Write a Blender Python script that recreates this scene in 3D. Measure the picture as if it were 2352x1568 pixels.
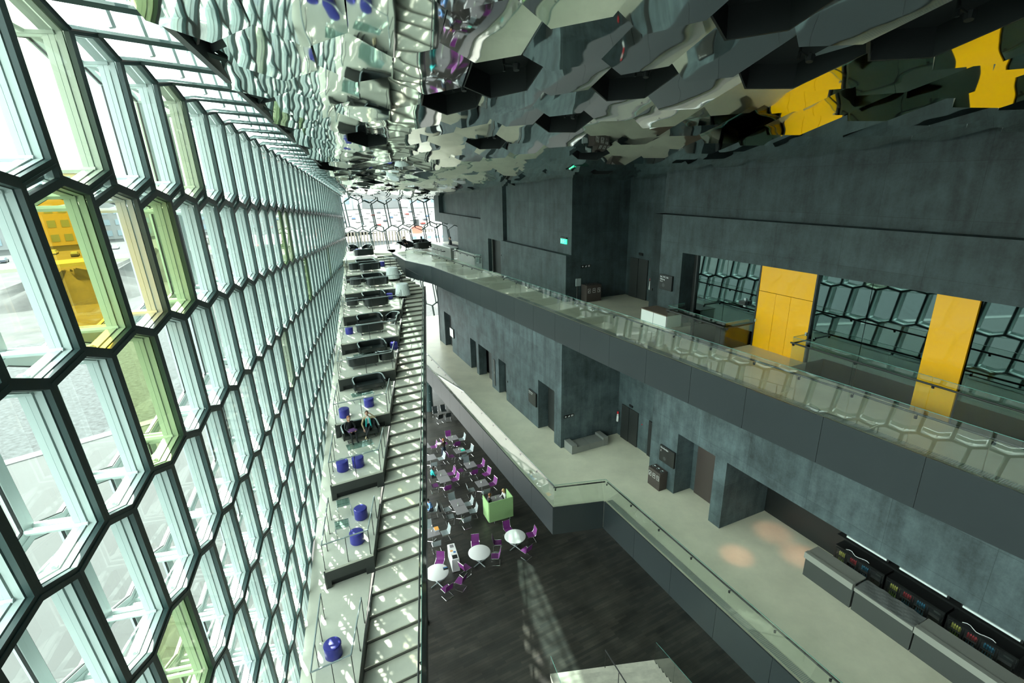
import bpy, bmesh, math, random
from mathutils import Vector, Matrix
from math import sin, cos, pi, radians, sqrt, atan2, hypot
for o in list(bpy.data.objects): bpy.data.objects.remove(o)
SC = bpy.context.scene
COL = SC.collection
rnd = random.Random(7)

# ------------------------------------------------------------------ camera
CAM_Z = 19.5
cam = bpy.data.cameras.new('camera'); camo = bpy.data.objects.new('camera', cam); COL.objects.link(camo)
cam.sensor_width = 36.0; cam.lens = 36.0 * 1156.04 / 2352.0; cam.clip_end = 3000
PIT, ROL = 0.309417, -0.0201367
fw = Vector((0, cos(PIT), -sin(PIT))); dn = Vector((0, -sin(PIT), -cos(PIT))); rt = Vector((1, 0, 0))
m = Matrix.Identity(4)
ix = rt * cos(ROL) + dn * (-sin(ROL)); iy = rt * sin(ROL) + dn * cos(ROL)
for i in range(3):
    m[i][0] = ix[i]; m[i][1] = -iy[i]; m[i][2] = -fw[i]
m[2][3] = CAM_Z
camo.matrix_world = m
SC.camera = camo

# ------------------------------------------------------------------ light
SUN_EL, SUN_AZ = radians(50), radians(135)      # direction the sunlight travels in plan
w = bpy.data.worlds.new('sky'); SC.world = w; w.use_nodes = True
wn = w.node_tree.nodes; wl = w.node_tree.links
bg = wn['Background']; bg.inputs[0].default_value = (0.88, 0.98, 0.95, 1); bg.inputs[1].default_value = 2.6
sl = bpy.data.lights.new('sun', 'SUN'); sl.energy = 7.0; sl.angle = radians(0.6); sl.color = (1, 0.97, 0.88)
so = bpy.data.objects.new('sun', sl); COL.objects.link(so)
sd = Vector((sin(SUN_AZ) * cos(SUN_EL), cos(SUN_AZ) * cos(SUN_EL), -sin(SUN_EL)))
so.rotation_euler = sd.to_track_quat('-Z', 'Y').to_euler(); so.location = (-60, 60, 80)
vs = SC.view_settings
vs.view_transform = 'Standard'; vs.look = 'None'; vs.gamma = 1; vs.use_curve_mapping = False
vs.exposure = 1.55
cy = SC.cycles
cy.use_denoising = True; cy.max_bounces = 8; cy.diffuse_bounces = 3; cy.glossy_bounces = 4
cy.transparent_max_bounces = 28; cy.transmission_bounces = 4
cy.caustics_reflective = False; cy.caustics_refractive = False
cy.sample_clamp_indirect = 4.0

# ------------------------------------------------------------------ materials
def nodemat(name):
    m = bpy.data.materials.new(name); m.use_nodes = True
    nt = m.node_tree; return m, nt, nt.nodes, nt.links
def pbr(name, col, rough=0.5, metal=0.0, spec=0.5, noise=0.0, nscale=3.0, bump=0.0, bscale=20.0, stretch=None, coords='Object', coat=0.0, emit=None, es=0.0):
    m, nt, N, K = nodemat(name)
    b = N['Principled BSDF']
    b.inputs['Base Color'].default_value = (*col, 1); b.inputs['Roughness'].default_value = rough
    b.inputs['Metallic'].default_value = metal; b.inputs['Specular IOR Level'].default_value = spec
    if coat: b.inputs['Coat Weight'].default_value = coat; b.inputs['Coat Roughness'].default_value = 0.03
    if emit: b.inputs['Emission Color'].default_value = (*emit, 1); b.inputs['Emission Strength'].default_value = es
    if noise or bump:
        tc = N.new('ShaderNodeTexCoord'); mp = N.new('ShaderNodeMapping'); K.new(tc.outputs[coords], mp.inputs[0])
        if stretch: mp.inputs['Scale'].default_value = stretch
    if noise:
        t = N.new('ShaderNodeTexNoise'); t.inputs['Scale'].default_value = nscale; t.inputs['Detail'].default_value = 8; t.inputs['Roughness'].default_value = 0.65
        K.new(mp.outputs[0], t.inputs['Vector'])
        r = N.new('ShaderNodeMapRange'); r.inputs[1].default_value = 0.3; r.inputs[2].default_value = 0.7; r.inputs[3].default_value = 1 - noise; r.inputs[4].default_value = 1 + noise
        K.new(t.outputs[0], r.inputs[0])
        mx = N.new('ShaderNodeMix'); mx.data_type = 'RGBA'; mx.blend_type = 'MULTIPLY'; mx.inputs[0].default_value = 1
        mx.inputs[6].default_value = (*col, 1); K.new(r.outputs[0], mx.inputs[7]); K.new(mx.outputs[2], b.inputs['Base Color'])
    if bump:
        t2 = N.new('ShaderNodeTexNoise'); t2.inputs['Scale'].default_value = bscale; t2.inputs['Detail'].default_value = 4
        K.new(mp.outputs[0], t2.inputs['Vector'])
        bp = N.new('ShaderNodeBump'); bp.inputs['Strength'].default_value = bump; bp.inputs['Distance'].default_value = 0.02
        K.new(t2.outputs[0], bp.inputs['Height']); K.new(bp.outputs[0], b.inputs['Normal'])
    return m
def glassmat(name, tint, ior=1.5, refl=1.0, rough=0.0, k=1.0):
    m, nt, N, K = nodemat(name); N.remove(N['Principled BSDF']); out = N['Material Output']
    tr = N.new('ShaderNodeBsdfTransparent'); tr.inputs[0].default_value = (*tint, 1)
    gl = N.new('ShaderNodeBsdfGlossy'); gl.inputs['Roughness'].default_value = rough; gl.inputs[0].default_value = (refl, refl, refl, 1)
    f0 = ((ior - 1) / (ior + 1)) ** 2
    lw = N.new('ShaderNodeLayerWeight'); pw = N.new('ShaderNodeMath'); pw.operation = 'POWER'; pw.inputs[1].default_value = 5; K.new(lw.outputs['Facing'], pw.inputs[0])
    fr = N.new('ShaderNodeMath'); fr.operation = 'MULTIPLY_ADD'; fr.inputs[1].default_value = (1 - f0) * k; fr.inputs[2].default_value = f0; K.new(pw.outputs[0], fr.inputs[0])
    mx = N.new('ShaderNodeMixShader'); K.new(fr.outputs[0], mx.inputs[0]); K.new(tr.outputs[0], mx.inputs[1]); K.new(gl.outputs[0], mx.inputs[2])
    K.new(mx.outputs[0], out.inputs[0]); return m
def concrete(name, col, var=0.55):
    m, nt, N, K = nodemat(name); b = N['Principled BSDF']; b.inputs['Roughness'].default_value = 0.55; b.inputs['Specular IOR Level'].default_value = 0.35
    tc = N.new('ShaderNodeTexCoord'); mp = N.new('ShaderNodeMapping'); K.new(tc.outputs['Object'], mp.inputs[0])
    cols = []
    def nz(scale, st, det=7, lo=.32, hi=.68):
        mm = N.new('ShaderNodeMapping'); K.new(tc.outputs['Object'], mm.inputs[0]); mm.inputs['Scale'].default_value = st
        t = N.new('ShaderNodeTexNoise'); t.inputs['Scale'].default_value = scale; t.inputs['Detail'].default_value = det; t.inputs['Roughness'].default_value = .62
        K.new(mm.outputs[0], t.inputs['Vector']); r = N.new('ShaderNodeMapRange'); r.inputs[1].default_value = lo; r.inputs[2].default_value = hi; K.new(t.outputs[0], r.inputs[0]); return r
    a = nz(1.1, (1, 1, 1)); c = nz(3.0, (1, 1, .12)); d = nz(14, (1, 1, 1), 3)
    s1 = N.new('ShaderNodeMath'); s1.operation = 'MULTIPLY_ADD'; K.new(c.outputs[0], s1.inputs[0]); s1.inputs[1].default_value = .7; K.new(a.outputs[0], s1.inputs[2])
    s2 = N.new('ShaderNodeMath'); s2.operation = 'MULTIPLY_ADD'; K.new(d.outputs[0], s2.inputs[0]); s2.inputs[1].default_value = .25; K.new(s1.outputs[0], s2.inputs[2])
    rp = N.new('ShaderNodeMapRange'); rp.inputs[1].default_value = .2; rp.inputs[2].default_value = 1.8; rp.inputs[3].default_value = 1 - var; rp.inputs[4].default_value = 1 + var * 1.3; K.new(s2.outputs[0], rp.inputs[0])
    mr = N.new('ShaderNodeMapping'); K.new(tc.outputs['Object'], mr.inputs[0]); mr.inputs['Rotation'].default_value = (0, 0, radians(-24.6878))
    sx = N.new('ShaderNodeSeparateXYZ'); K.new(mr.outputs[0], sx.inputs[0]); ad = N.new('ShaderNodeMath'); ad.operation = 'ADD'; K.new(sx.outputs[0], ad.inputs[0]); K.new(sx.outputs[1], ad.inputs[1])
    cb = N.new('ShaderNodeCombineXYZ'); K.new(ad.outputs[0], cb.inputs[0]); K.new(sx.outputs[2], cb.inputs[1])
    br = N.new('ShaderNodeTexBrick'); br.offset = .0; br.inputs['Scale'].default_value = 1; br.inputs['Brick Width'].default_value = 2.4; br.inputs['Row Height'].default_value = 1.52; br.inputs['Mortar Size'].default_value = .008; br.inputs['Mortar Smooth'].default_value = .6
    br.inputs['Color1'].default_value = (.84, .86, .86, 1); br.inputs['Color2'].default_value = (1.1, 1.1, 1.1, 1); br.inputs['Mortar'].default_value = (.55, .57, .57, 1); K.new(cb.outputs[0], br.inputs['Vector'])
    mx0 = N.new('ShaderNodeMix'); mx0.data_type = 'RGBA'; mx0.blend_type = 'MULTIPLY'; mx0.inputs[0].default_value = 1; mx0.inputs[6].default_value = (*col, 1); K.new(br.outputs[0], mx0.inputs[7])
    mx = N.new('ShaderNodeMix'); mx.data_type = 'RGBA'; mx.blend_type = 'MULTIPLY'; mx.inputs[0].default_value = 1; K.new(mx0.outputs[2], mx.inputs[6])
    K.new(rp.outputs[0], mx.inputs[7]); K.new(mx.outputs[2], b.inputs['Base Color'])
    bp = N.new('ShaderNodeBump'); bp.inputs['Strength'].default_value = .25; bp.inputs['Distance'].default_value = .01; K.new(d.outputs[0], bp.inputs['Height']); K.new(bp.outputs[0], b.inputs['Normal'])
    return m
def mirrormat():
    m, nt, N, K = nodemat('polished_steel'); b = N['Principled BSDF']
    b.inputs['Base Color'].default_value = (.80, .84, .81, 1); b.inputs['Metallic'].default_value = 1; b.inputs['Roughness'].default_value = .03
    tc = N.new('ShaderNodeTexCoord'); t = N.new('ShaderNodeTexNoise'); t.inputs['Scale'].default_value = .9; t.inputs['Detail'].default_value = .8
    gm = N.new('ShaderNodeNewGeometry'); K.new(gm.outputs['Position'], t.inputs['Vector'])
    bp = N.new('ShaderNodeBump'); bp.inputs['Strength'].default_value = .32; bp.inputs['Distance'].default_value = .05
    K.new(t.outputs[0], bp.inputs['Height']); K.new(bp.outputs[0], b.inputs['Normal']); return m
def woodfloor():
    m, nt, N, K = nodemat('dark_plank_floor'); b = N['Principled BSDF']; b.inputs['Roughness'].default_value = .42
    tc = N.new('ShaderNodeTexCoord'); mp = N.new('ShaderNodeMapping'); mp.inputs['Rotation'].default_value = (0, 0, radians(-28)); K.new(tc.outputs['Object'], mp.inputs[0])
    br = N.new('ShaderNodeTexBrick'); br.inputs['Scale'].default_value = 1.0; br.inputs['Brick Width'].default_value = 1.1; br.inputs['Row Height'].default_value = .13
    br.inputs['Mortar Size'].default_value = .004; br.inputs['Color1'].default_value = (.021, .022, .019, 1); br.inputs['Color2'].default_value = (.042, .040, .032, 1); br.inputs['Mortar'].default_value = (.012, .014, .013, 1)
    K.new(mp.outputs[0], br.inputs['Vector'])
    t = N.new('ShaderNodeTexNoise'); t.inputs['Scale'].default_value = .9; t.inputs['Detail'].default_value = 8; K.new(mp.outputs[0], t.inputs['Vector'])
    r = N.new('ShaderNodeMapRange'); r.inputs[1].default_value = .3; r.inputs[2].default_value = .7; r.inputs[3].default_value = .7; r.inputs[4].default_value = 1.5; K.new(t.outputs[0], r.inputs[0])
    mx = N.new('ShaderNodeMix'); mx.data_type = 'RGBA'; mx.blend_type = 'MULTIPLY'; mx.inputs[0].default_value = 1; K.new(br.outputs[0], mx.inputs[6]); K.new(r.outputs[0], mx.inputs[7]); K.new(mx.outputs[2], b.inputs['Base Color'])
    return m
M = dict(
    conc=concrete('dark_concrete', (.034, .050, .052)), concL=concrete('dark_concrete_lower', (.060, .083, .088)),
    floor=pbr('beige_screed', (.74, .71, .56), .38, noise=.12, nscale=.6), terr=pbr('terrace_screed', (.72, .71, .60), .4, noise=.1, nscale=.9),
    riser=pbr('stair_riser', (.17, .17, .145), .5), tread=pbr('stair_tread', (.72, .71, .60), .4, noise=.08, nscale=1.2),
    tfront=pbr('terrace_front', (.04, .045, .042), .45, noise=.1, nscale=2), wood=woodfloor(),
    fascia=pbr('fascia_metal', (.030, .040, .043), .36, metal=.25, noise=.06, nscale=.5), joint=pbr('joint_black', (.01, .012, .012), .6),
    black=pbr('black_steel', (.012, .014, .014), .38), frame=pbr('facade_green_steel', (.034, .066, .064), .42), white=pbr('white_steel', (.54, .62, .605), .35),
    grey=pbr('grey_steel', (.36, .42, .42), .35, metal=.3), chrome=pbr('chrome', (.85, .86, .85), .12, metal=1.0),
    glass=glassmat('clear_glass', (.955, .975, .965), 1.45), fglass=glassmat('facade_glass', (.91, .965, .948), 1.4, k=.45), sglass=glassmat('sky_dimming_glass', (.30, .38, .365), 1.4), gglass=glassmat('green_glass', (.62, .73, .40), 1.4),
    yglass=glassmat('amber_glass', (1.0, .56, .09), 1.4), pglass=glassmat('pale_olive_glass', (.80, .82, .64), 1.4), rail=glassmat('rail_glass', (.94, .97, .95), 1.62),
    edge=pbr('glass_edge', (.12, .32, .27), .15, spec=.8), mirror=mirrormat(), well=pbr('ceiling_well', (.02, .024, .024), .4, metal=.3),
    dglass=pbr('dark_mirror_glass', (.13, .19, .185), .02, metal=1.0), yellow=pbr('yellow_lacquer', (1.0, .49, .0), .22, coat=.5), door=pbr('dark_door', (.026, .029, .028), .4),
    leather=pbr('black_leather', (.014, .019, .019), .28, coat=.25, bump=.15, bscale=60), blue=pbr('blue_vinyl', (.035, .035, .30), .35, noise=.08), shade=pbr('pleated_shade', (.80, .84, .84), .8),
    tglass=glassmat('table_glass', (.55, .68, .66), 1.6), purple=pbr('purple_mesh', (.19, .03, .20), .5, noise=.1, nscale=40), gmesh=pbr('grey_mesh', (.30, .36, .36), .45, noise=.1, nscale=40),
    ttop=pbr('grey_laminate', (.23, .225, .23), .4), rtop=pbr('white_laminate', (.80, .83, .80), .3), screen=pbr('green_felt', (.27, .46, .19), .9, noise=.08, nscale=30),
    paper=pbr('paper', (.85, .86, .84), .7), orange=pbr('orange_print', (.75, .35, .06), .6), teal=pbr('teal_print', (.02, .55, .38), .6), bluep=pbr('blue_print', (.05, .2, .45), .6),
    sign=pbr('sign_black', (.012, .013, .013), .3), signw=pbr('sign_white', (.8, .82, .8), .6), exitg=pbr('exit_green', (.02, .45, .22), .5, emit=(.05, .8, .4), es=.6),
    red=pbr('red_paint', (.65, .02, .03), .4), skin=pbr('skin', (.62, .36, .26), .6), hairb=pbr('brown_hair', (.10, .045, .02), .6), hairg=pbr('auburn_hair', (.30, .11, .04), .6), hairl=pbr('blond_hair', (.60, .42, .16), .6), hairk=pbr('dark_hair', (.015, .012, .01), .5),
    cblack=pbr('black_cloth', (.018, .02, .022), .8), cblue=pbr('light_blue_cloth', (.20, .40, .75), .8), ctan=pbr('tan_cloth', (.45, .36, .22), .8), cteal=pbr('teal_cloth', (.02, .42, .40), .7), cwhite=pbr('white_cloth', (.75, .75, .74), .8), cjean=pbr('dark_jeans', (.02, .035, .06), .8), cpurp=pbr('purple_cloth', (.16, .07, .22), .8), cbrown=pbr('dark_brown_cloth', (.05, .035, .025), .8),
    counter=pbr('bar_front', (.05, .055, .052), .5), ctop=pbr('bar_top', (.27, .275, .245), .45), cover=pbr('grey_dust_cover', (.16, .17, .165), .8, bump=.5, bscale=4), lampw=pbr('white_tube', (.75, .82, .80), .4),
    bench=pbr('grey_bench', (.21, .215, .20), .6), brown=pbr('brown_cabinet', (.055, .042, .037), .5), tan=pbr('brown_top', (.20, .14, .10), .5),
    gravel=pbr('gravel', (.030, .034, .036), .9, noise=.75, nscale=2.4, bump=1.0, bscale=5), dirt=pbr('bare_earth', (.045, .046, .044), .95, noise=.45, nscale=.25), pave=pbr('pale_paving', (.030, .033, .0325), .8, noise=.08, nscale=.4), kerb=pbr('white_kerb', (.13, .135, .13), .7), asphalt=pbr('asphalt', (.045, .047, .046), .9, noise=.1, nscale=.3), grass=pbr('lawn', (.035, .05, .02), .95, noise=.3, nscale=.4),
    bwhite=pbr('white_render', (.19, .2, .2), .8), byel=pbr('cream_render', (.36, .30, .17), .8), bglass=pbr('building_window', (.18, .24, .27), .25), broof=pbr('grey_roof', (.3, .32, .33), .8),
    water=pbr('harbour_water', (.035, .045, .05), .12, bump=.3, bscale=1.2), pile=pbr('wet_timber', (.17, .15, .12), .8, noise=.3, nscale=1), hullr=pbr('red_hull', (.70, .12, .08), .4), hullw=pbr('white_hull', (.8, .8, .8), .4), tyre=pbr('tyre_rubber', (.02, .02, .02), .8),
    fridge_light=pbr('fridge_light', (.9, 1, 1), .5, emit=(.8, 1, .95), es=3.0),
    warm=pbr('warm_lamp', (1, .8, .7), .5, emit=(1, .62, .45), es=6), grate=pbr('steel_grate', (.45, .48, .46), .4, metal=.5), stone=pbr('pale_stone', (.62, .6, .5), .7, noise=.2, nscale=2),
    bottle_g=pbr('green_bottle', (.18, .30, .06), .2), bottle_y=pbr('yellow_bottle', (.45, .42, .12), .25), bottle_b=pbr('blue_bottle', (.05, .16, .24), .25), bottle_r=pbr('red_can', (.35, .05, .06), .3),
)
carcol = [pbr('car_paint_%s' % n, c, .25, coat=.5) for n, c in (('white', (.75, .76, .76)), ('silver', (.5, .52, .54)), ('dark', (.06, .07, .09)), ('red', (.5, .05, .04)), ('blue', (.08, .16, .35)))]

# ------------------------------------------------------------------ helpers
class MB:
    def __init__(s): s.v = []; s.f = []; s.mi = []; s.cur = 0
    def mat(s, i): s.cur = i; return s
    def add(s, vs, fs):
        b = len(s.v); s.v += [tuple(p) for p in vs]; s.f += [tuple(i + b for i in f) for f in fs]; s.mi += [s.cur] * len(fs); return s
    def box(s, c, d, rz=0, rot=None):
        hx, hy, hz = d[0] / 2, d[1] / 2, d[2] / 2; R = rot if rot else Matrix.Rotation(rz, 3, 'Z'); c = Vector(c)
        vs = [c + R @ Vector((x, y, z)) for x in (-hx, hx) for y in (-hy, hy) for z in (-hz, hz)]
        return s.add(vs, [(0, 1, 3, 2), (4, 6, 7, 5), (0, 4, 5, 1), (2, 3, 7, 6), (0, 2, 6, 4), (1, 5, 7, 3)])
    def bz(s, x0, x1, y0, y1, z0, z1): return s.box(((x0 + x1) / 2, (y0 + y1) / 2, (z0 + z1) / 2), (abs(x1 - x0), abs(y1 - y0), abs(z1 - z0)))
    def hexa(s, lo, hi):   # two quads of 4 points
        return s.add(list(lo) + list(hi), [(3, 2, 1, 0), (4, 5, 6, 7), (0, 1, 5, 4), (1, 2, 6, 5), (2, 3, 7, 6), (3, 0, 4, 7)])
    def prism(s, poly, z0, z1):
        n = len(poly); vs = [(p[0], p[1], z0) for p in poly] + [(p[0], p[1], z1) for p in poly]
        return s.add(vs, [tuple(range(n - 1, -1, -1)), tuple(range(n, 2 * n))] + [(i, (i + 1) % n, n + (i + 1) % n, n + i) for i in range(n)])
    def prism3(s, pts, off):
        n = len(pts); off = Vector(off); pts = [Vector(p) for p in pts]
        return s.add(pts + [p + off for p in pts], [tuple(range(n - 1, -1, -1)), tuple(range(n, 2 * n))] + [(i, (i + 1) % n, n + (i + 1) % n, n + i) for i in range(n)])
    def tube(s, pts, r, n=8, closed=False, caps=True):
        pts = [Vector(p) for p in pts]; rings = []; m = len(pts); up0 = None
        for i, p in enumerate(pts):
            a = pts[i - 1] if (i > 0 or closed) else p; b = pts[(i + 1) % m] if (i < m - 1 or closed) else p
            d = (b - a).normalized() if (b - a).length > 1e-9 else Vector((0, 0, 1))
            u = d.cross(Vector((0, 0, 1))) if abs(d.z) < .95 else d.cross(Vector((1, 0, 0)))
            if up0 is not None:
                u2 = up0 - d * up0.dot(d)
                if u2.length > 1e-4: u = u2
            u.normalize(); up0 = u; v = d.cross(u)
            rr = r[i] if isinstance(r, (list, tuple)) else r
            rings.append([p + (u * cos(2 * pi * k / n) + v * sin(2 * pi * k / n)) * rr for k in range(n)])
        vs = [q for R in rings for q in R]; fs = []
        for i in range(m if closed else m - 1):
            j = (i + 1) % m
            fs += [(i * n + k, i * n + (k + 1) % n, j * n + (k + 1) % n, j * n + k) for k in range(n)]
        if caps and not closed: fs += [tuple(range(n - 1, -1, -1)), tuple((m - 1) * n + k for k in range(n))]
        return s.add(vs, fs)
    def lathe(s, prof, c=(0, 0, 0), n=24, sx=1, sy=1):
        vs = [(c[0] + r * cos(2 * pi * k / n) * sx, c[1] + r * sin(2 * pi * k / n) * sy, c[2] + z) for r, z in prof for k in range(n)]; fs = []
        for i in range(len(prof) - 1): fs += [(i * n + k, i * n + (k + 1) % n, (i + 1) * n + (k + 1) % n, (i + 1) * n + k) for k in range(n)]
        fs += [tuple(range(n - 1, -1, -1)), tuple((len(prof) - 1) * n + k for k in range(n))]
        return s.add(vs, fs)
    def ell(s, c, r, n=12, mrows=8):
        c = Vector(c); vs = [c + Vector((0, 0, r[2]))]; fs = []
        for i in range(1, mrows):
            t = pi * i / mrows
            vs += [c + Vector((r[0] * sin(t) * cos(2 * pi * k / n), r[1] * sin(t) * sin(2 * pi * k / n), r[2] * cos(t))) for k in range(n)]
        vs.append(c - Vector((0, 0, r[2]))); L = len(vs) - 1
        fs += [(0, 1 + k, 1 + (k + 1) % n) for k in range(n)]
        for i in range(mrows - 2): fs += [(1 + i * n + k, 1 + (i + 1) * n + k, 1 + (i + 1) * n + (k + 1) % n, 1 + i * n + (k + 1) % n) for k in range(n)]
        fs += [(L, 1 + (mrows - 2) * n + (k + 1) % n, 1 + (mrows - 2) * n + k) for k in range(n)]
        return s.add(vs, fs)
    def mesh(s, name, mats):
        me = bpy.data.meshes.new(name); me.from_pydata(s.v, [], s.f)
        for mm in (mats if isinstance(mats, (list, tuple)) else [mats]): me.materials.append(M[mm] if isinstance(mm, str) else mm)
        if isinstance(mats, (list, tuple)) and len(mats) > 1: me.polygons.foreach_set('material_index', s.mi)
        bm = bmesh.new(); bm.from_mesh(me); bmesh.ops.recalc_face_normals(bm, faces=bm.faces); bm.to_mesh(me); bm.free()
        return me
    def build(s, name, mats, parent=None, loc=(0, 0, 0), rz=0, smooth=False, bev=0, kind=None):
        return link(name, s.mesh(name, mats), parent, loc, rz, smooth, bev, kind)
def link(name, me, parent=None, loc=(0, 0, 0), rz=0, smooth=False, bev=0, kind=None):
    o = bpy.data.objects.new(name, me); COL.objects.link(o); o.location = loc; o.rotation_euler = (0, 0, rz)
    if parent: o.parent = parent
    if smooth and me:
        me.polygons.foreach_set('use_smooth', [True] * len(me.polygons))
        me.set_sharp_from_angle(angle=radians(40))
    if bev: b = o.modifiers.new('bevel', 'BEVEL'); b.width = bev; b.segments = 2; b.limit_method = 'ANGLE'
    if kind: o['kind'] = kind
    return o
def tag(o, label, cat, group=None):
    o['label'] = label; o['category'] = cat
    if group: o['group'] = group
    return o
def thing(name, label, cat, loc=(0, 0, 0), rz=0, group=None):
    o = link(name, None, None, loc, rz); return tag(o, label, cat, group)
def struct(o, label=None):
    o['kind'] = 'structure'
    if label: o['label'] = label
    return o
def dup(root, loc, rz, label, group=None):
    r = root.copy(); COL.objects.link(r); r.location = loc; r.rotation_euler = (0, 0, rz); r['label'] = label
    if group: r['group'] = group
    for ch in list(root.children):
        c = ch.copy(); COL.objects.link(c); c.parent = r
        for g in list(ch.children):
            d = g.copy(); COL.objects.link(d); d.parent = c
    return r
WA = radians(-24.6878); TW = Vector((sin(WA), cos(WA))); NW = Vector((cos(WA), -sin(WA)))
def W(r, a, z=0): return Vector((NW.x * r + TW.x * a, NW.y * r + TW.y * a, z))
def wbox(mb, r0, r1, a0, a1, z0, z1):
    return mb.hexa([W(r0, a0, z0), W(r1, a0, z0), W(r1, a1, z0), W(r0, a1, z0)], [W(r0, a0, z1), W(r1, a0, z1), W(r1, a1, z1), W(r0, a1, z1)])
WRZ = atan2(NW.y, NW.x)                      # rotation that turns local x into the across-wall axis, y into the along-wall axis
L0, L1, L2 = 0.0, 5.6, 13.05
def ZP(k): return 7.03 + .7525 * (k - 2)

# ================================================================== STRUCTURE
# ---- ground floor
mb = MB(); mb.prism([(2.9 - 3.4, -11.65 - .84), (-14.6 - 3.3, 58.2 - .84), (12, 66), (30, 50), (30, -12)], -.3, 0)
struct(mb.build('floor', 'wood'), 'dark plank floor of the cafe at ground level')
# ---- concrete walls, in wall coordinates
def wall_open(mb, r0, r1, a0, a1, z0, z1, ops=()):
    cuts = sorted(ops); a = a0
    for (o0, o1, oz0, oz1) in cuts:
        if o0 > a: wbox(mb, r0, r1, a, o0, z0, z1)
        if oz1 < z1: wbox(mb, r0, r1, o0, o1, oz1, z1)
        if oz0 > z0: wbox(mb, r0, r1, o0, o1, z0, oz0)
        a = o1
    if a < a1: wbox(mb, r0, r1, a, a1, z0, z1)
    return mb
mb = MB()
OPL = [(39.4, 41.35, L1, 8.73), (33.65, 34.9, L1, 8.07), (30.66, 33.17, L1, 8.08), (28.25, 29.45, L1, 8.1), (21.73, 23.6, L1, 8.67)]
wall_open(mb, 12.5, 13.1, 28.1, 43.1, L1, 11.66, OPL[:4])
wall_open(mb, 12.44, 13.1, 21.0, 28.1, L1, 11.66, OPL[4:])
wbox(mb, 13.1, 16.5, 21.0, 21.4, L1, 11.66)
wbox(mb, 12.5, 16.2, 42.7, 43.1, L1, 11.66)
w1 = struct(mb.build('wall_lower_gallery', 'concL'), 'dark cast concrete wall along the lower gallery')
mb = MB(); wbox(mb, 16.16, 16.6, 16.8, 21.4, L1, 11.66)
wall_open(mb, 14.95, 15.5, 12.35, 16.8, L1, 11.66, [(12.95, 15.07, L1, 8.68)])
wbox(mb, 15.5, 16.6, 15.07, 16.8, L1, 11.66); wbox(mb, 15.95, 16.6, 12.9, 15.07, L1, 11.66); wbox(mb, 15.5, 17.6, 12.35, 12.95, L1, 11.66)
wbox(mb, 14.95, 15.5, -8, 12.35, 8.7, 11.66)
w2 = struct(mb.build('wall_bar_side', 'concL'), 'dark concrete wall beside the bar on the lower gallery')
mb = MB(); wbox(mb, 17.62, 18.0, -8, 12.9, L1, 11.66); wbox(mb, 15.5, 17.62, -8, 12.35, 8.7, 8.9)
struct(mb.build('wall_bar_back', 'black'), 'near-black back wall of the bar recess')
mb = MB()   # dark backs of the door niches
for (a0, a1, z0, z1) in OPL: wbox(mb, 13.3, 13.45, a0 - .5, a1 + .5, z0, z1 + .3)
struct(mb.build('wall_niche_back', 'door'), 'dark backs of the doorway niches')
# ---- upper gallery walls
mb = MB()
wall_open(mb, 14.05, 14.9, 23.4, 32.0, L2, 15.6)
wbox(mb, 14.38, 14.9, 23.4, 31.75, 15.6, 21.5)
wall_open(mb, 14.2, 14.9, 32.0, 41.5, L2, 15.95, [(32.5, 34.75, L2, 15.5)])
wbox(mb, 14.2, 14.9, 32.0, 48.0, 15.95, 16.8)
wbox(mb, 14.2, 14.9, 32.0, 36.1, 16.8, 21.0); wbox(mb, 14.2, 14.9, 46.5, 48.0, 16.8, 20.5); wbox(mb, 14.62, 14.9, 36.1, 46.5, 16.8, 20.5)
wbox(mb, 14.75, 14.95, 31.7, 32.05, 15.6, 21.2)
w3 = struct(mb.build('wall_upper_far', 'conc'), 'dark concrete wall at the far end of the upper gallery')
mb = MB(); wbox(mb, 14.9, 18.6, 23.4, 23.9, L2, 21.5); wbox(mb, 14.9, 15.2, 31, 36, L2, 16)
w4 = struct(mb.build('wall_upper_return', 'conc'), 'dark concrete return wall beside the lifts')
mb = MB(); wbox(mb, 18.1, 18.6, 19.0, 23.5, L2, 21.5)
w5 = struct(mb.build('wall_lift', 'conc'), 'concrete wall with the lift doors on the upper gallery')
mb = MB(); wall_open(mb, 16.22, 16.95, -8, 19.1, L2, 17.9, [(-8, 17.08, L2, 16.32)])
wbox(mb, 16.22, 18.1, 18.5, 19.1, L2, 17.9); wbox(mb, 16.8, 17.6, -8, 19.1, 17.9, 22.0); wbox(mb, 17.6, 18.2, 18.5, 19.1, 17.9, 22)
w6 = struct(mb.build('wall_upper_near', 'conc'), 'dark concrete wall above the yellow doors with a stepped ledge')
mb = MB(); wbox(mb, 16.95, 17.4, 16.2, 17.08, L2, 16.32); struct(mb.build('wall_jamb', 'door'), 'black jamb beside the dark glazing')
# closing shell out of view
mb = MB(); wbox(mb, 18.6, 19.0, -9, 60, -.3, 23); wbox(mb, -4.6, 19, -9.4, -9.0, -.3, 23.5)
struct(mb.build('wall_outer', 'conc'))
# ground-floor back wall under the lower gallery
mb = MB(); wbox(mb, 15.5, 16, -8, 52, 0, 4.2); struct(mb.build('wall_cafe_back', 'concL'))
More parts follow.
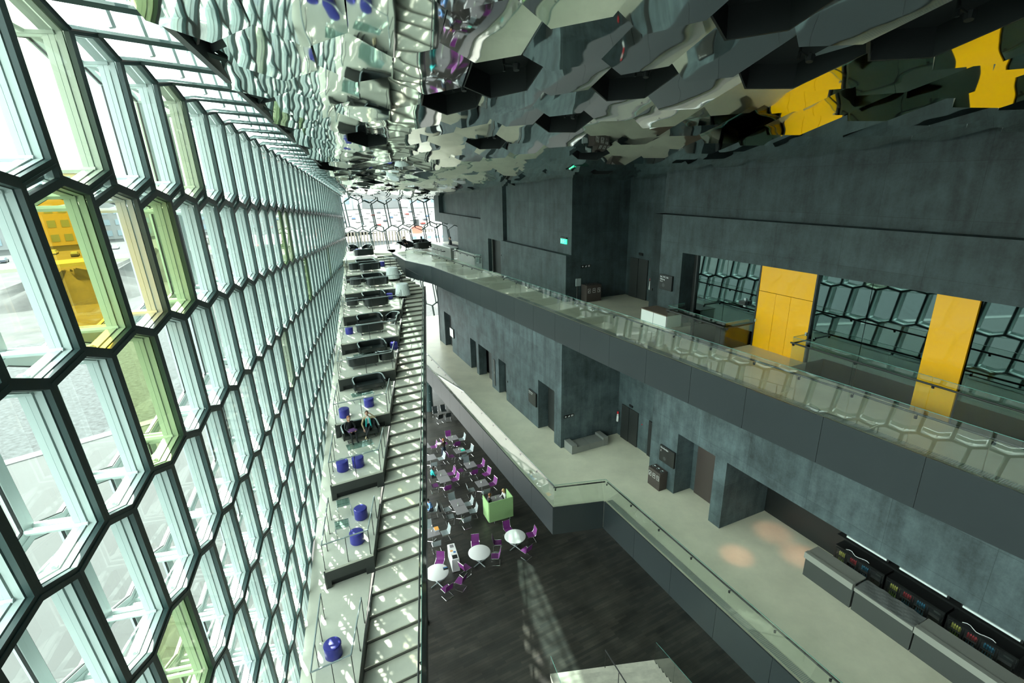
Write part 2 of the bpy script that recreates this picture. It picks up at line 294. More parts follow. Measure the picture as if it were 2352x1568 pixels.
# ---- slabs
LE = [(9.46, 52), (9.46, 16.6), (11.76, 15.97), (11.8, -8)]
UE = [(10.06, 52.0), (10.06, 49.3), (9.97, 43.7), (11.05, 39.3), (12.0, 25.7), (12.45, 17), (12.92, 10.3), (13.4, 3), (13.95, -8)]
def slab(name, edge, rin, z, th, mt, label):
    mb = MB(); poly = [W(r, a) for r, a in edge] + [W(rin, edge[-1][1]), W(rin, edge[0][1])]
    mb.prism([(p.x, p.y) for p in poly], z - th, z)
    return struct(mb.build(name, [mt]), label)
fl1 = slab('floor_lower_gallery', [(r + .05, a) for r, a in LE], 18.0, L1, 1.36, 'floor', 'pale beige screed floor of the lower gallery')
mb = MB(); UIN = [(r + .05, a) for r, a in UE]
def upoly(a_hi, a_lo, rin):
    pts = []
    e = UIN
    def at(a):
        for (r0, b0), (r1, b1) in zip(e, e[1:]):
            if b1 <= a <= b0: t = (b0 - a) / (b0 - b1); return r0 + (r1 - r0) * t
        return e[-1][0]
    pts = [(at(a_hi), a_hi)] + [(r, b) for r, b in e if a_lo < b < a_hi] + [(at(a_lo), a_lo), (rin, a_lo), (rin, a_hi)]
    return [(W(r, a).x, W(r, a).y) for r, a in pts]
for hi, lo, rin in ((52, 16.6, 18.2), (16.6, 13.4, 15.2), (13.4, 11.0, 16.9), (11.0, -8, 15.75)): mb.prism(upoly(hi, lo, rin), L2 - 1.36, L2)
fl2 = struct(mb.build('floor_upper_gallery', 'floor'), 'pale beige screed floor of the upper gallery')
# far landing between facade and upper gallery
mb = MB(); pl = [(-15.9, 45.2), (-12.05, 45.95), (-13.3, 49.3), (-11.5, 49.05), (-11.9, 52), (-10.5, 57.5), (-17.6, 51.5)]
mb.prism([(-14.9, 44.45), (-12.05, 45.95), (-13.3, 49.3), (-12.6, 57), (-17.9, 52)], L2 - .5, L2); mb.prism([(-13.3, 49.3), (-11.46, 49.02), (-11.0, 52.5), (-6, 58), (-12.6, 57)], L2 - .5, L2)
mb.prism([(-11.46, 49.02), (-12.5, 52.), (-6, 58), (2, 52), (-5, 45)], L2 - .5, L2 - .002)
struct(mb.build('floor_far_landing', 'terr'), 'pale floor of the far landing at the head of the stairs')
# fascia cladding, panel by panel
def fascia(name, edge, ztop, depth, pitch, label):
    root = struct(link(name, None), label); 
    for i, ((r0, a0), (r1, a1)) in enumerate(zip(edge, edge[1:])):
        p, q = W(r0, a0), W(r1, a1); L = (q - p).length; n = max(1, round(L / pitch)); d = (q - p) / L; nn = Vector((-d.y, d.x, 0))
        if nn.dot(Vector((NW.x, NW.y, 0))) < 0: nn = -nn
        for k in range(n):
            s0, s1 = L * k / n + .006, L * (k + 1) / n - .006
            m = MB(); lo = [p + d * s0, p + d * s1, p + d * s1 + nn * .05, p + d * s0 + nn * .05]
            m.hexa([v + Vector((0, 0, ztop - depth)) for v in lo], [v + Vector((0, 0, ztop)) for v in lo]); m.build('fascia_panel', 'fascia', root)
    return root
fascia('trim_1', UE, L2 + .02, 1.42, 2.1, 'blue-grey metal fascia of the upper gallery')
fascia('trim_2', LE, L1 + .02, 1.42, 2.1, 'blue-grey metal fascia of the lower gallery')
# ---- roof
FT = Vector((-.24029, .97069, 0)); FV = Vector((.97069, .24029, 0)); FN = -FV
FD = 3.6
def UV(u, v, z=0): return FT * u + FV * v + Vector((0, 0, z))
mb = MB()
mb.hexa([UV(-12, -2.5, 24.2), UV(-12, 30, 24.2), UV(66, 30, 20.5), UV(66, -2.5, 20.5)], [UV(-12, -2.5, 24.5), UV(-12, 30, 24.5), UV(66, 30, 20.8), UV(66, -2.5, 20.8)])
struct(mb.build('roof', 'well'))

# ---- stairs and terraces
DS = Vector((.8788, .4772, 0))
LP = {k: Vector((-5.05 - .59 * (k - 2), 14.69 + 4.208 * (k - 2), 0)) for k in range(-1, 9)}
LP[9] = Vector((-9.75, 43.6, 0)); LP[10] = Vector((-12.05, 45.9, 0)); LP[11] = Vector((-13.35, 49.3, 0))
FLP = {k: Vector((-6.53 - 1.0233 * (k - 2), 13.88 + 3.97 * (k - 2), 0)) for k in range(-1, 11)}
FLP[10] = Vector((-14.5, 44.72, 0)); FLP[9] = Vector((-13.6, 41.35, 0))
RP = [Vector(p) for p in ((-.66, -4, 0), (-3.89, 18.14, 0), (-7.31, 41.6, 0), (-9.19, 43.87, 0), (-11.45, 49.0, 0), (-12.5, 52, 0))]
def hitR(p, d):
    best = None
    for a, b in zip(RP, RP[1:]):
        e = b - a; den = d.x * e.y - d.y * e.x
        if abs(den) < 1e-9: continue
        t = ((a.x - p.x) * e.y - (a.y - p.y) * e.x) / den; u = ((a.x - p.x) * d.y - (a.y - p.y) * d.x) / den
        if t > 0 and -1e-6 <= u <= 1 + 1e-6 and (best is None or t < best): best = t
    return p + d * best if best else p + d * .3
stairs = struct(link('stairs', None), 'long shallow concrete stairs climbing beside the terraces')
risers = []
for k in range(-1, 10):
    a = LP[k + 1]; b = LP[k + 2] if k + 2 in LP else LP[11]
    for i, t in enumerate((0, .19, .38, .57, .76)):
        risers.append((a.lerp(b, t), ZP(k) + (i + 1) * .1505))
steps = []
for (p, z), (q, _) in zip(risers, risers[1:] + [(LP[11], 0)]):
    if z > L2 - .02: break
    pr, qr = hitR(p, DS), hitR(q, DS)
    m = MB(); lo = [p, pr, qr, q]
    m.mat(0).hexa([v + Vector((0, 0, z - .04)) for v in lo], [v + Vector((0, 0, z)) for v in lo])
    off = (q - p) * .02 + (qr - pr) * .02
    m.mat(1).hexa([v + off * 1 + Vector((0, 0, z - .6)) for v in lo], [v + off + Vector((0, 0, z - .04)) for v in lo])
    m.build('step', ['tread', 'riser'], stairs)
    steps.append((pr, z))
terr = struct(link('terraces', None), 'stepped seating terraces between the stairs and the glass facade')
for k in range(-1, 10):
    z = ZP(k); A, B, C, D = FLP[k], LP[k], LP[k + 1], FLP[k + 1]
    ex = Vector((-DS.y, DS.x, 0)) * .45; m = MB(); m.hexa([v + Vector((0, 0, z - .08)) for v in (A, B, C + ex, D + ex)], [v + Vector((0, 0, z)) for v in (A, B, C + ex, D + ex)])
    m.build('terrace_floor', 'terr', terr)
    e = (C - B).normalized(); fin = Vector((-DS.y, DS.x, 0)) * .06
    # dark front board with a recessed black slot, and the side wall against the stairs
    wd = (B - A).length; dd = (B - A) / wd
    m = MB(); zb = z - .7525
    def fr(s0, s1, z0, z1, off=0):
        f0 = fin * (off / .06) if off else Vector((0, 0, 0))
        lo = [A + dd * s0 + f0, A + dd * s1 + f0, A + dd * s1 + fin + f0, A + dd * s0 + fin + f0]
        m.hexa([v + Vector((0, 0, z0)) for v in lo], [v + Vector((0, 0, z1)) for v in lo])
    fr(0, wd, z - .47, z - .08); fr(0, .2, zb - .02, z - .47); fr(wd - .3, wd, zb - .02, z - .47)
    m.build('front_board', 'tfront', terr)
    m = MB(); fr(.15, wd - .25, zb - .02, z - .42, .12); m.build('front_slot', 'joint', terr)
    m = MB(); n2 = Vector((e.y, -e.x, 0)) * .05
    lo = [B, C, C - n2, B - n2]; m.hexa([v + Vector((0, 0, zb - .3)) for v in lo], [v + Vector((0, 0, z - .01)) for v in lo]); m.build('side_board', 'tfront', terr)
    e2 = (D - A).normalized(); n2 = Vector((e2.y, -e2.x, 0)) * .05
    m = MB(); lo = [A, D, D + n2, A + n2]; m.hexa([v + Vector((0, 0, zb - .3)) for v in lo], [v + Vector((0, 0, z - .01)) for v in lo]); m.build('side_board', 'tfront', terr)
# ramp between terraces and facade
mb = MB()
def vl(v): return -v
def ry(y, d): return Vector(((-d - .24029 * y) / .97069, y, 3.15 + .205 * y))
lo = [ry(-2, 3.62), ry(-2, 2.8), ry(47.6, 3.1), ry(47.6, 3.62)]
mb.hexa([v - Vector((0, 0, .15)) for v in lo], lo)
struct(mb.build('floor_facade_ramp', 'terr'), 'pale sloping strip between terraces and glass facade')
# stair outer wall with dark cap
mb = MB()
def zr(y): return 6.28 + .179 * (y - 15.2)
sw = [Vector((-.66, -4, 0)), Vector((-3.89, 18.14, 0)), Vector((-7.31, 41.6, 0))]
pts = [sw[1].lerp(sw[0], .6), sw[1], sw[1].lerp(sw[2], .5), sw[2]]
nx = Vector((.99, .115, 0)) * .16
for a, b in zip(pts, pts[1:]):
    za, zb = zr(a.y), zr(b.y); g = lambda z: z - .55
    mb.hexa([a + Vector((0, 0, g(za))), a + nx + Vector((0, 0, g(za))), b + nx + Vector((0, 0, g(zb))), b + Vector((0, 0, g(zb)))],
            [a + Vector((0, 0, za + .2)), a + nx + Vector((0, 0, za + .2)), b + nx + Vector((0, 0, zb + .2)), b + Vector((0, 0, zb + .2))])
struct(mb.build('beam_stair', 'black'), 'black beam carrying the outer edge of the stairs')
mb = MB(); mb.bz(-5.9, -4.17, 18.14, 18.5, 0, 6.4)
struct(mb.build('pillar_stair', 'black'), 'black pier under the stairs')

# ================================================================== GLASS FACADE
OF = Vector((-5.137, 5.730, 17.651)); ER = Vector((-.24007, .96842, -.06736)); EC = Vector((-.0348, .12, -.99216)); LU = 1.303
NO = Vector((-.97069, -.24029, 0))
E2 = (EC - ER * EC.dot(ER)).normalized()
def FP(u, w, d=0): return ER * (u * LU) + EC * w + NO * d
def inset(poly, s):
    """poly: list of in-plane 3D points; moves every edge inwards by s."""
    q = [(p.dot(ER), p.dot(E2)) for p in poly]; n = len(q); out = []
    area = sum(q[i][0] * q[(i + 1) % n][1] - q[(i + 1) % n][0] * q[i][1] for i in range(n)); sg = 1 if area > 0 else -1
    for i in range(n):
        a, b, c = q[i - 1], q[i], q[(i + 1) % n]
        def nrm(p, r):
            dx, dy = r[0] - p[0], r[1] - p[1]; l = hypot(dx, dy); return (-dy / l * sg, dx / l * sg)
        n1, n2 = nrm(a, b), nrm(b, c); k = 1 + n1[0] * n2[0] + n1[1] * n2[1]; k = max(k, .25)
        x, y = b[0] + (n1[0] + n2[0]) / k * s, b[1] + (n1[1] + n2[1]) / k * s
        out.append(ER * x + E2 * y + NO * poly[i].dot(NO))
    return out
def ring(mb, poly, i0, i1, d0, d1):
    A, B = inset(poly, i0), inset(poly, i1); n = len(poly)
    vs = [p + NO * d0 for p in A] + [p + NO * d0 for p in B] + [p + NO * d1 for p in A] + [p + NO * d1 for p in B]; fs = []
    for i in range(n):
        j = (i + 1) % n
        fs += [(i, j, n + j, n + i), (2 * n + i, 3 * n + i, 3 * n + j, 2 * n + j), (n + i, n + j, 3 * n + j, 3 * n + i), (i, 2 * n + i, 2 * n + j, j)]
    mb.add(vs, fs)
HEXR = {'A': [(0, 0), (.58, -.18), (1, 0), (1, 1.734), (.43, 2.01), (0, 1.92)],
        'B': [(0, .16), (.57, -.09), (1, 0), (1, 1.93), (.42, 2.11), (0, 1.93)],
        'C': [(0, 0), (.58, -.18), (1, 0), (1, 1.93), (.42, 2.11), (0, 1.93)],
        'R': [(0, 0), (.57, -.276), (.57, -.09), (0, .16)]}
CELL = {}
for key, pp in HEXR.items():
    poly = [FP(u, w_) for u, w_ in pp]; wd = .062 if key != 'R' else .03
    f = MB(); ring(f, poly, 0, wd, -.03, .03)
    g = MB(); g.add([p + NO * .03 for p in inset(poly, wd * .5)], [tuple(range(len(poly)))])
    b = MB()
    if key != 'R':
        ring(b, poly, .035, .07, .045, .12); ring(b, poly, .05, .085, .132, .19); ring(b, poly, .035, .075, .20, .27)
        ring(b, poly, .0, .085, .76, .84)
        ip = inset(poly, .07)
        for p in (ip[0], ip[2], ip[3], ip[5]): b.tube([p + NO * .12, p + NO * .80], .042, 6)
        b.tube([ip[0] + NO * .45, ip[2] + NO * .45], .035, 6)
        for p in (ip[4],): b.ell(p + NO * .2, (.07, .07, .07), 8, 6)
    else: ring(b, poly, .02, .06, .13, .22)
    og = MB(); og.add([p + NO * .80 for p in inset(poly, .07)], [tuple(range(len(poly)))])
    rm = MB()
    if key != 'R': ring(rm, poly, .086, .10, .77, .80)
    CELL[key] = (f, g, b, og, rm)
cells = []
rows = [('A', -.43, -3.94), ('B', 0, -1.93)] + [('C', .42 * i, -1.93 + 2.11 * i) for i in range(1, 8)]
for ri, (key, off, w0) in enumerate(rows):
    for k in range(-9, 40):
        kk = k - int(round(off - (.42 if ri % 2 == 0 else 0))) if ri > 1 else k
        cells.append((key, ri, kk, OF + FP(kk + off, w0)))
for k in range(-9, 40): cells.append(('R', 1, k, OF + FP(k, -1.93)))
inv = camo.matrix_world.inverted()
def pix(P):
    c = inv @ Vector(P)
    if c.z > -.3: return None
    return (1176 + 1156.04 * c.x / -c.z, 784 - 1156.04 * c.y / -c.z)
def ctr(c): return c[3] + (FP(.5, 1.0) if c[0] != 'R' else FP(.28, 0))
keep = []
for c in cells:
    P = ctr(c)
    if P.y > 50.6: continue
    if P.z < 3.15 + .205 * P.y - .9: continue
    keep.append(c)
def inview(c):
    for d in ((.5, 1), (0, 0), (1, 0), (0, 1.93), (1, 1.93)):
        q = pix(c[3] + FP(*d))
        if q and -10 < q[0] < 2362 and -10 < q[1] < 1578: return True
    return False
win = struct(link('window_1', None), 'glass facade of stacked elongated hexagonal panes in dark green steel')
vis = sorted([c for c in keep if c[0] != 'R' and inview(c)], key=lambda c: (ctr(c) - Vector((0, 0, CAM_Z))).length)
seenset = set(id(c) for c in vis[:285]); rh = sorted([c for c in keep if c[0] == 'R' and inview(c)], key=lambda c: ctr(c).length)[:22]
seenset |= set(id(c) for c in rh)
tint = {(1, 0): ('gglass', 'fglass'), (1, 1): ('fglass', 'yglass'), (1, 2): ('gglass', 'fglass'), (2, 0): ('gglass', 'fglass'), (4, -2): ('gglass', 'fglass'), (1, 10): ('gglass', 'fglass'), (1, 11): ('pglass', 'gglass'), (0, 1): ('pglass', 'fglass'), (0, 4): ('pglass', 'pglass'), (2, 13): ('gglass', 'fglass'), (0, -1): ('fglass', 'pglass'), (3, 7): ('pglass', 'fglass'), (2, 21): ('pglass', 'fglass')}
# shared meshes
SH = {}
for key, (f, g, b, og, rm) in CELL.items():
    SH[key] = (f.mesh('facade_frame', 'frame'), b.mesh('steel_brace', 'white'), g, og, rm.mesh('dark_gasket', 'black') if rm.f else None)
PM = {}
def panemesh(key, which, mt):
    kk = (key, which, mt)
    if kk not in PM: PM[kk] = CELL[key][1 if which == 0 else 3].mesh('pane', mt)
    return PM[kk]
rest = [MB(), MB(), MB(), MB()]
def addoff(dst, src, P): dst.add([Vector(v) + P for v in src.v], src.f)
for c in keep:
    key, ri, k, P = c
    if id(c) in seenset:
        ti, to = tint.get((ri, k), ('fglass', 'fglass')) if key != 'R' else ('fglass', 'fglass')
        fo = link('facade_frame', SH[key][0], win, P)
        link('pane', panemesh(key, 0, ti), fo); link('steel_brace', SH[key][1], fo); link('outer_pane', panemesh(key, 1, to), fo)
        if SH[key][4]: link('gasket', SH[key][4], fo)
    else:
        addoff(rest[0], CELL[key][0], P); addoff(rest[1], CELL[key][2], P); addoff(rest[2], CELL[key][1], P); addoff(rest[3], CELL[key][3], P)
for r_, nm, mt in zip(rest, ('frame_lattice', 'brace_lattice', 'pane_field', 'outer_pane_field'), ('frame', 'white', 'fglass', 'fglass')):
    r_.build(nm, mt, win, kind='stuff')
# soffit of glass turning inwards above the top row
sof = struct(link('window_2', None), 'row of glass soffit panels turning inwards above the facade')
for k in range(-9, 38):
    n0 = OF + FP(k - .43 + .58, -4.12); n1 = OF + FP(k + 1 - .43, -3.94); n2 = OF + FP(k + 1 - .43 + .58, -4.12)
    inn = FV * 1.12 + Vector((0, 0, -.05)); dg = ER * .35
    f = MB(); f.tube([n0, n0 + inn + dg], .05, 4); f.tube([n0 + inn + dg, n0 + inn * 1.25 + dg * 2.4], .045, 4); f.tube([n0 + inn * 1.25 + dg * 2.4, n2 + inn + dg], .045, 4); f.tube([n0, n1], .05, 4); f.tube([n1, n2], .05, 4)
    fo = f.build('soffit_frame', 'frame', sof)
    g = MB(); g.add([n0 + Vector((0, 0, .03)), n1 + Vector((0, 0, .03)), n2 + Vector((0, 0, .03)), n2 + inn + dg + Vector((0, 0, .03)), n0 + inn * 1.25 + dg * 2.4 + Vector((0, 0, .03)), n0 + inn + dg + Vector((0, 0, .03))], [(0, 1, 2, 3, 4, 5)])
    g.build('pane', 'fglass', fo)
    b = MB(); up = Vector((0, 0, .9)) - FV * .15
    g2 = MB(); g2.add([q + up for q in (n0 - FV * .3, n2 - FV * .3, n2 + inn * 1.4 + dg, n0 + inn * 1.4 + dg)], [(0, 1, 2, 3)]); g2.build('outer_pane', 'sglass', fo)  # tinted sheet added above the soffit to dim the white sky behind it
    b.tube([n0 + inn * .15 + up, n0 + inn + dg + up], .06, 5); b.tube([n0 + inn * .5 + dg * .5 + up, n2 + inn * .5 + dg * .5 + up], .06, 5); b.tube([n2 + inn * .2 + Vector((0, 0, .08)), n2 + inn * .2 + up], .05, 5)
    b.build('steel_brace', 'white', fo)
mb = MB(); mb.hexa([UV(-12, -2.45, 22.8), UV(-12, -2.35, 22.8), UV(60, -2.35, 17.9), UV(60, -2.45, 17.9)], [UV(-12, -2.45, 24.4), UV(-12, -2.35, 24.4), UV(60, -2.35, 20.9), UV(60, -2.45, 20.9)])
struct(mb.build('wall_light_stop', 'well'))  # unseen wall added to stop sky light leaking in above the ceiling

# ================================================================== MIRRORED CEILING
def zc(u, v): return 21.99 - .0675 * u - .046 * (v + 3.6) + .05 * sin(v * 1.3 + .3 * u)
ceil = struct(link('ceiling', None), 'faceted ceiling of polished steel hexagonal panels')
hp, hd, hq = .65, .45, .575
hexo = [(-hp, -hq), (hp, -hq), (hp + hd, 0), (hp, hq), (-hp, hq), (-hp - hd, 0)]
def hexpts(s=1.0, z=0): return [FT * (x * s) + FV * (y * s) + Vector((0, 0, z)) for x, y in hexo]
def hexpanel():
    m = MB(); lo = hexpts(.985); hi = hexpts(.985, .22); n = 6
    m.mat(0).add(lo, [tuple(range(n))]); m.mat(1)
    m.add(lo + hi, [(i, (i + 1) % n, n + (i + 1) % n, n + i) for i in range(n)]); m.add(hi, [tuple(range(n))]); return m
def hexwell():
    m = MB(); lo = hexpts(.985); li = hexpts(.95); hi = hexpts(.985, .42); hii = hexpts(.95, .40); n = 6
    m.add(lo + li, [(i, (i + 1) % n, n + (i + 1) % n, n + i) for i in range(n)]); m.add(lo + hi, [(i, (i + 1) % n, n + (i + 1) % n, n + i) for i in range(n)])
    m.add(li + hii, [(i, (i + 1) % n, n + (i + 1) % n, n + i) for i in range(n)]); m.add(hii, [tuple(range(n))]); return m
HP, HW = hexpanel(), hexwell(); HPm = HP.mesh('ceiling_panel', ['mirror', 'grey']); HWm = HW.mesh('ceiling_well', 'well')
brk = MB(); brk.tube([(0, 0, .4), (0, 0, .02)], .022, 6); brk.tube([(-.02, -.02, .12), (.2, .06, .12)], .018, 6); brk.lathe([(.05, .05), (.07, .14), (.05, .16)], (.2, .06, 0), 10); BRm = brk.mesh('spot_bracket', 'well')
cc = []
for i in range(-6, 34):
    for j in range(-3, 18):
        u = i * (2 * hp + hd); v = -1.9 + j * 2 * hq + (hq if i % 2 else 0)
        if v < -1.95: continue
        P = UV(u, v); r = P.x * NW.x + P.y * NW.y; a = P.x * TW.x + P.y * TW.y
        if r > 17.3 or (a > 23.0 and r > 14.75) or P.y > 57: continue
        cc.append((u, v, P))
wells = [(1085, 160), (1425, 185), (1690, 45), (1850, 150), (2270, 60), (1360, 350), (985, 200)]
def ceilbp(x, y):
    d = (camo.matrix_world.to_3x3() @ Vector(((x - 1176) / 1156.04, -(y - 784) / 1156.04, -1)))
    # hits z = 21.5 - falling plane; iterate
    t = 5
    for _ in range(40):
        P = Vector((0, 0, CAM_Z)) + d * t; u, v = P.dot(FT), P.dot(FV); t += (zc(u, v) - P.z) / max(d.z + .07, .05) * .6
        t = min(max(t, .5), 60)
    return P
wellids = set()
for x, y in wells:
    P = ceilbp(x, y); best = min(range(len(cc)), key=lambda i: (Vector((cc[i][2].x, cc[i][2].y, 0)) - Vector((P.x, P.y, 0))).length); wellids.add(best)
for i in range(len(cc)):
    if rnd.random() < .02 and all((cc[i][2] - cc[j][2]).length > 3.2 for j in wellids): wellids.add(i)
def cin(c):
    q = pix((c[2].x, c[2].y, zc(c[0], c[1]))); return q and -150 < q[0] < 2500 and -150 < q[1] < 1568
order = sorted(range(len(cc)), key=lambda i: (0 if cin(cc[i]) else 1, cc[i][2].length)); asobj = set(order[:290]); far = MB(); farw = MB()
for i, (u, v, P) in enumerate(cc):
    z = zc(u, v) + .08 + rnd.uniform(-.03, .03)
    # panels follow gentle folds running along the hall, each with its own small tilt
    fold = .05 * 1.3 * cos(v * 1.3 + .3 * u)
    lean = .046 + .17 * min(1, max(0, (v - .5) / 7))      # panels lean inwards more and more towards the concrete wall
    R = Matrix.Rotation(lean - fold + rnd.uniform(-.025, .025), 3, FT) @ Matrix.Rotation(-.225 + rnd.uniform(-.045, .045), 3, FV)
    isw = i in wellids
    if i in asobj:
        o = link('ceiling_well' if isw else 'ceiling_panel', HWm if isw else HPm, ceil, (P.x, P.y, z)); o.rotation_euler = R.to_euler()
        if isw: link('spot_bracket', BRm, o)
    else:
        src = HW if isw else HP; dst = farw if isw else far
        if isw: dst.add([R @ Vector(q) + Vector((P.x, P.y, z)) for q in src.v], src.f)
        else:
            b = len(dst.v); dst.v += [tuple(R @ Vector(q) + Vector((P.x, P.y, z))) for q in src.v]; dst.f += [tuple(k + b for k in f) for f in src.f]; dst.mi += src.mi
far.build('panel_field', ['mirror', 'grey'], ceil, kind='stuff'); farw.build('well_field', 'well', ceil, kind='stuff')

# ================================================================== FAR WINDOW
fwn = struct(link('window_3', None), 'far window wall of slender leaning steel hexagons towards the harbour')
G0, G1 = Vector((-16.6, 50.6, 0)), Vector((-2.0, 57.0, 0)); GE = (G1 - G0).normalized(); GN = Vector((-GE.y, GE.x, 0))
def GP(u, z): return G0 + GE * (u * 1.35 + (16 - z) * .12) + Vector((0, 0, z))
gh = [(0, 0), (.55, .4), (1, .1), (1.0, -2.3), (.45, -2.7), (0, -2.4)]
for ri in range(7):
    z0 = 20.4 - ri * 2.75
    for k in range(-2, 13):
        kk = k + (.5 if ri % 2 else 0); c = MB()
        pts = [GP(kk + u + .12 * sin(k * 2.1 + ri), z0 + dz + .25 * sin(k * 1.7 + ri * 2)) for u, dz in gh]
        c.tube(pts, .06, 5, closed=True); fo = c.build('window_frame', 'frame', fwn)
        p = MB(); p.add([q + GN * .02 for q in pts], [tuple(range(6))]); p.build('pane', 'glass', fo)

# ================================================================== BALUSTRADES
def glass_rail(name, label, pts, pane=1.6, h=1.1, th=.02, hand=None, hz=.92, cat='balustrade', group=None, z_of=None, mtl='rail', clamps=True):
    root = thing(name, label, cat, (0, 0, 0), 0, group)
    for p, q in zip(pts, pts[1:]):
        p, q = Vector(p), Vector(q); L = hypot(q.x - p.x, q.y - p.y); n = max(1, round(L / pane)); d = (q - p) / L; nn = Vector((-d.y, d.x, 0)).normalized()
        if hand: 
            if nn.dot(Vector(hand)) < 0: nn = -nn
        for k in range(n):
            a, b = p + d * (L * k / n + .008), p + d * (L * (k + 1) / n - .008); m = MB(); t = nn * th / 2
            m.hexa([a - t, b - t, b + t, a + t], [a - t + Vector((0, 0, h)), b - t + Vector((0, 0, h)), b + t + Vector((0, 0, h)), a + t + Vector((0, 0, h))])
            po = m.build('glass_pane', mtl, root)
            e = MB(); e.hexa([a - t * .6 + Vector((0, 0, h + .001)), b - t * .6 + Vector((0, 0, h + .001)), b + t * .6 + Vector((0, 0, h + .001)), a + t * .6 + Vector((0, 0, h + .001))], [a - t * .6 + Vector((0, 0, h + .012)), b - t * .6 + Vector((0, 0, h + .012)), b + t * .6 + Vector((0, 0, h + .012)), a + t * .6 + Vector((0, 0, h + .012))])
            e.build('polished_edge', 'edge', po)
            if clamps and hand:
                c = MB(); cp = p + d * (L * (k + .03) / n) + Vector((0, 0, hz - .06)); c.tube([cp, cp + nn * .09, cp + nn * .09 + Vector((0, 0, .06))], .014, 6); c.lathe([(.035, -.05), (.035, .02)], tuple(cp + nn * .03), 8)
                c.build('rail_clamp', 'black', root)
        if hand:
            m = MB(); m.tube([p + nn * .09 + Vector((0, 0, hz)), q + nn * .09 + Vector((0, 0, hz))], .03, 8); m.build('handrail', 'black', root)
    return root
glass_rail('glass_balustrade', 'glass balustrade with black handrail along the upper gallery edge', [W(r + .1, a, L2) for r, a in UE[2:]], pane=1.55, hand=W(1, 0))
glass_rail('glass_balustrade', 'short glass balustrade at the head of the stairs by the far landing', [W(10.3, 48.7, L2), W(10.2, 43.95, L2)], pane=1.55, hand=W(1, 0))
glass_rail('glass_balustrade', 'glass balustrade with black handrail along the stepped lower gallery edge', [W(r + .1, a, L1) for r, a in ((9.46, 48), (9.46, 16.68), (11.76, 16.05), (11.8, -8))], pane=1.75, hand=W(1, 0))
glass_rail('glass_balustrade', 'three-sided glass balustrade around the opening next to the yellow doors', [W(16.15, 16.6, L2), W(15.2, 16.6, L2), W(15.2, 13.4, L2), W(16.55, 13.4, L2)], pane=1.9, hand=(-.6, -.6, 0))
glass_rail('glass_balustrade', 'long glass balustrade around the opening in front of the second yellow panel', [W(16.55, 11.0, L2), W(15.78, 11.0, L2), W(15.72, -8, L2)], pane=2.2, hand=(-.6, -.6, 0))
glass_rail('glass_balustrade', 'glass balustrade screening the stair opening beside the far bar', [W(13.6, 41.0, L2), W(13.75, 36.5, L2), W(14.15, 36.0, L2)], pane=1.5, hand=(-.6, -.6, 0))
st = [(p, z) for p, z in steps if p.y < 42]
zz = lambda y: zr(y) + .2
glass_rail('glass_balustrade', 'sloping glass balustrade on the outer edge of the long stairs', [Vector((p.x + .08, p.y, zz(p.y))) for p in (sw[1].lerp(sw[0], .55), sw[1], sw[2])] + [Vector((-9.0, 43.75, 11.6))], pane=2.3, h=.95, hand=(-1, 0, 0), hz=.8)
# steel grating strips inside the gallery edges
for nm, edge, z, lab in (('floor_grate', UE[4:], L2, 'upper'), ('floor_grate', [(11.76, 15.9), (11.8, -8)], L1, 'lower')):
    g = MB()
    for (r0, a0), (r1, a1) in zip(edge, edge[1:]):
        n = int(abs(a0 - a1) / .05)
        for i in range(n):
            t = i / n; p = W(r0 + (r1 - r0) * t + .14, a0 + (a1 - a0) * t, z + .008); q = W(r0 + (r1 - r0) * t + .42, a0 + (a1 - a0) * t, z + .008)
            g.hexa([p, q, q + W(0, .028), p + W(0, .028)], [v + Vector((0, 0, .006)) for v in (p, q, q + W(0, .028), p + W(0, .028))])
    o = g.build(nm, 'grate', kind='stuff'); o['label'] = 'steel grating strip along the edge of the %s gallery' % lab

# ================================================================== WALL FITTINGS
def wmesh(name, mt, parent, r0, r1, a0, a1, z0, z1, bev=0):
    return wbox(MB(), r0, r1, a0, a1, z0, z1).build(name, mt, parent, bev=bev)
def flat_text(txt, size, parent, r, a, z, mt='signw', name='lettering', along=False):
    """lettering that lies on a wall facing the hall (read with a falling to the right)."""
    c = bpy.data.curves.new(name, 'FONT'); c.body = txt; c.size = size; c.extrude = .001
    o0 = bpy.data.objects.new('tmp', c); COL.objects.link(o0); dg = bpy.context.evaluated_depsgraph_get(); me = bpy.data.meshes.new_from_object(o0.evaluated_get(dg)); bpy.data.objects.remove(o0)
    me.name = name; me.materials.clear(); me.materials.append(M[mt]); o = bpy.data.objects.new(name, me); COL.objects.link(o)
    ax = Vector((-TW.x, -TW.y, 0)); up = Vector((0, 0, 1)); nn = Vector((-NW.x, -NW.y, 0))
    if along: ax = Vector((NW.x, NW.y, 0)); nn = Vector((-TW.x, -TW.y, 0))
    P = W(r, a, z); o.matrix_world = Matrix(((ax.x, up.x, nn.x, P.x), (ax.y, up.y, nn.y, P.y), (ax.z, up.z, nn.z, P.z), (0, 0, 0, 1)))
    if parent: o.parent = parent
    return o
def door(n, label, parts):
    root = struct(link('door_%d' % n, None), label)
    for p in parts: wmesh(p[0], p[1], root, *p[2:])
    return root
door(1, 'dark flush door in the niche nearest the far window, lower gallery', [('door_leaf', 'door', 12.95, 13.0, 39.5, 41.25, L1, 8.6)])
door(2, 'narrow dark door beside the double niche, lower gallery', [('door_leaf', 'door', 12.9, 12.95, 33.7, 34.85, L1, 8.0)])
door(3, 'dark double doors in the wide niche, lower gallery', [('door_leaf', 'door', 12.95, 13.0, 30.75, 31.5, L1, 8.0), ('door_leaf', 'door', 12.95, 13.0, 31.52, 32.3, L1, 8.0), ('handle', 'chrome', 12.91, 12.94, 31.42, 31.45, 6.5, 6.8)])
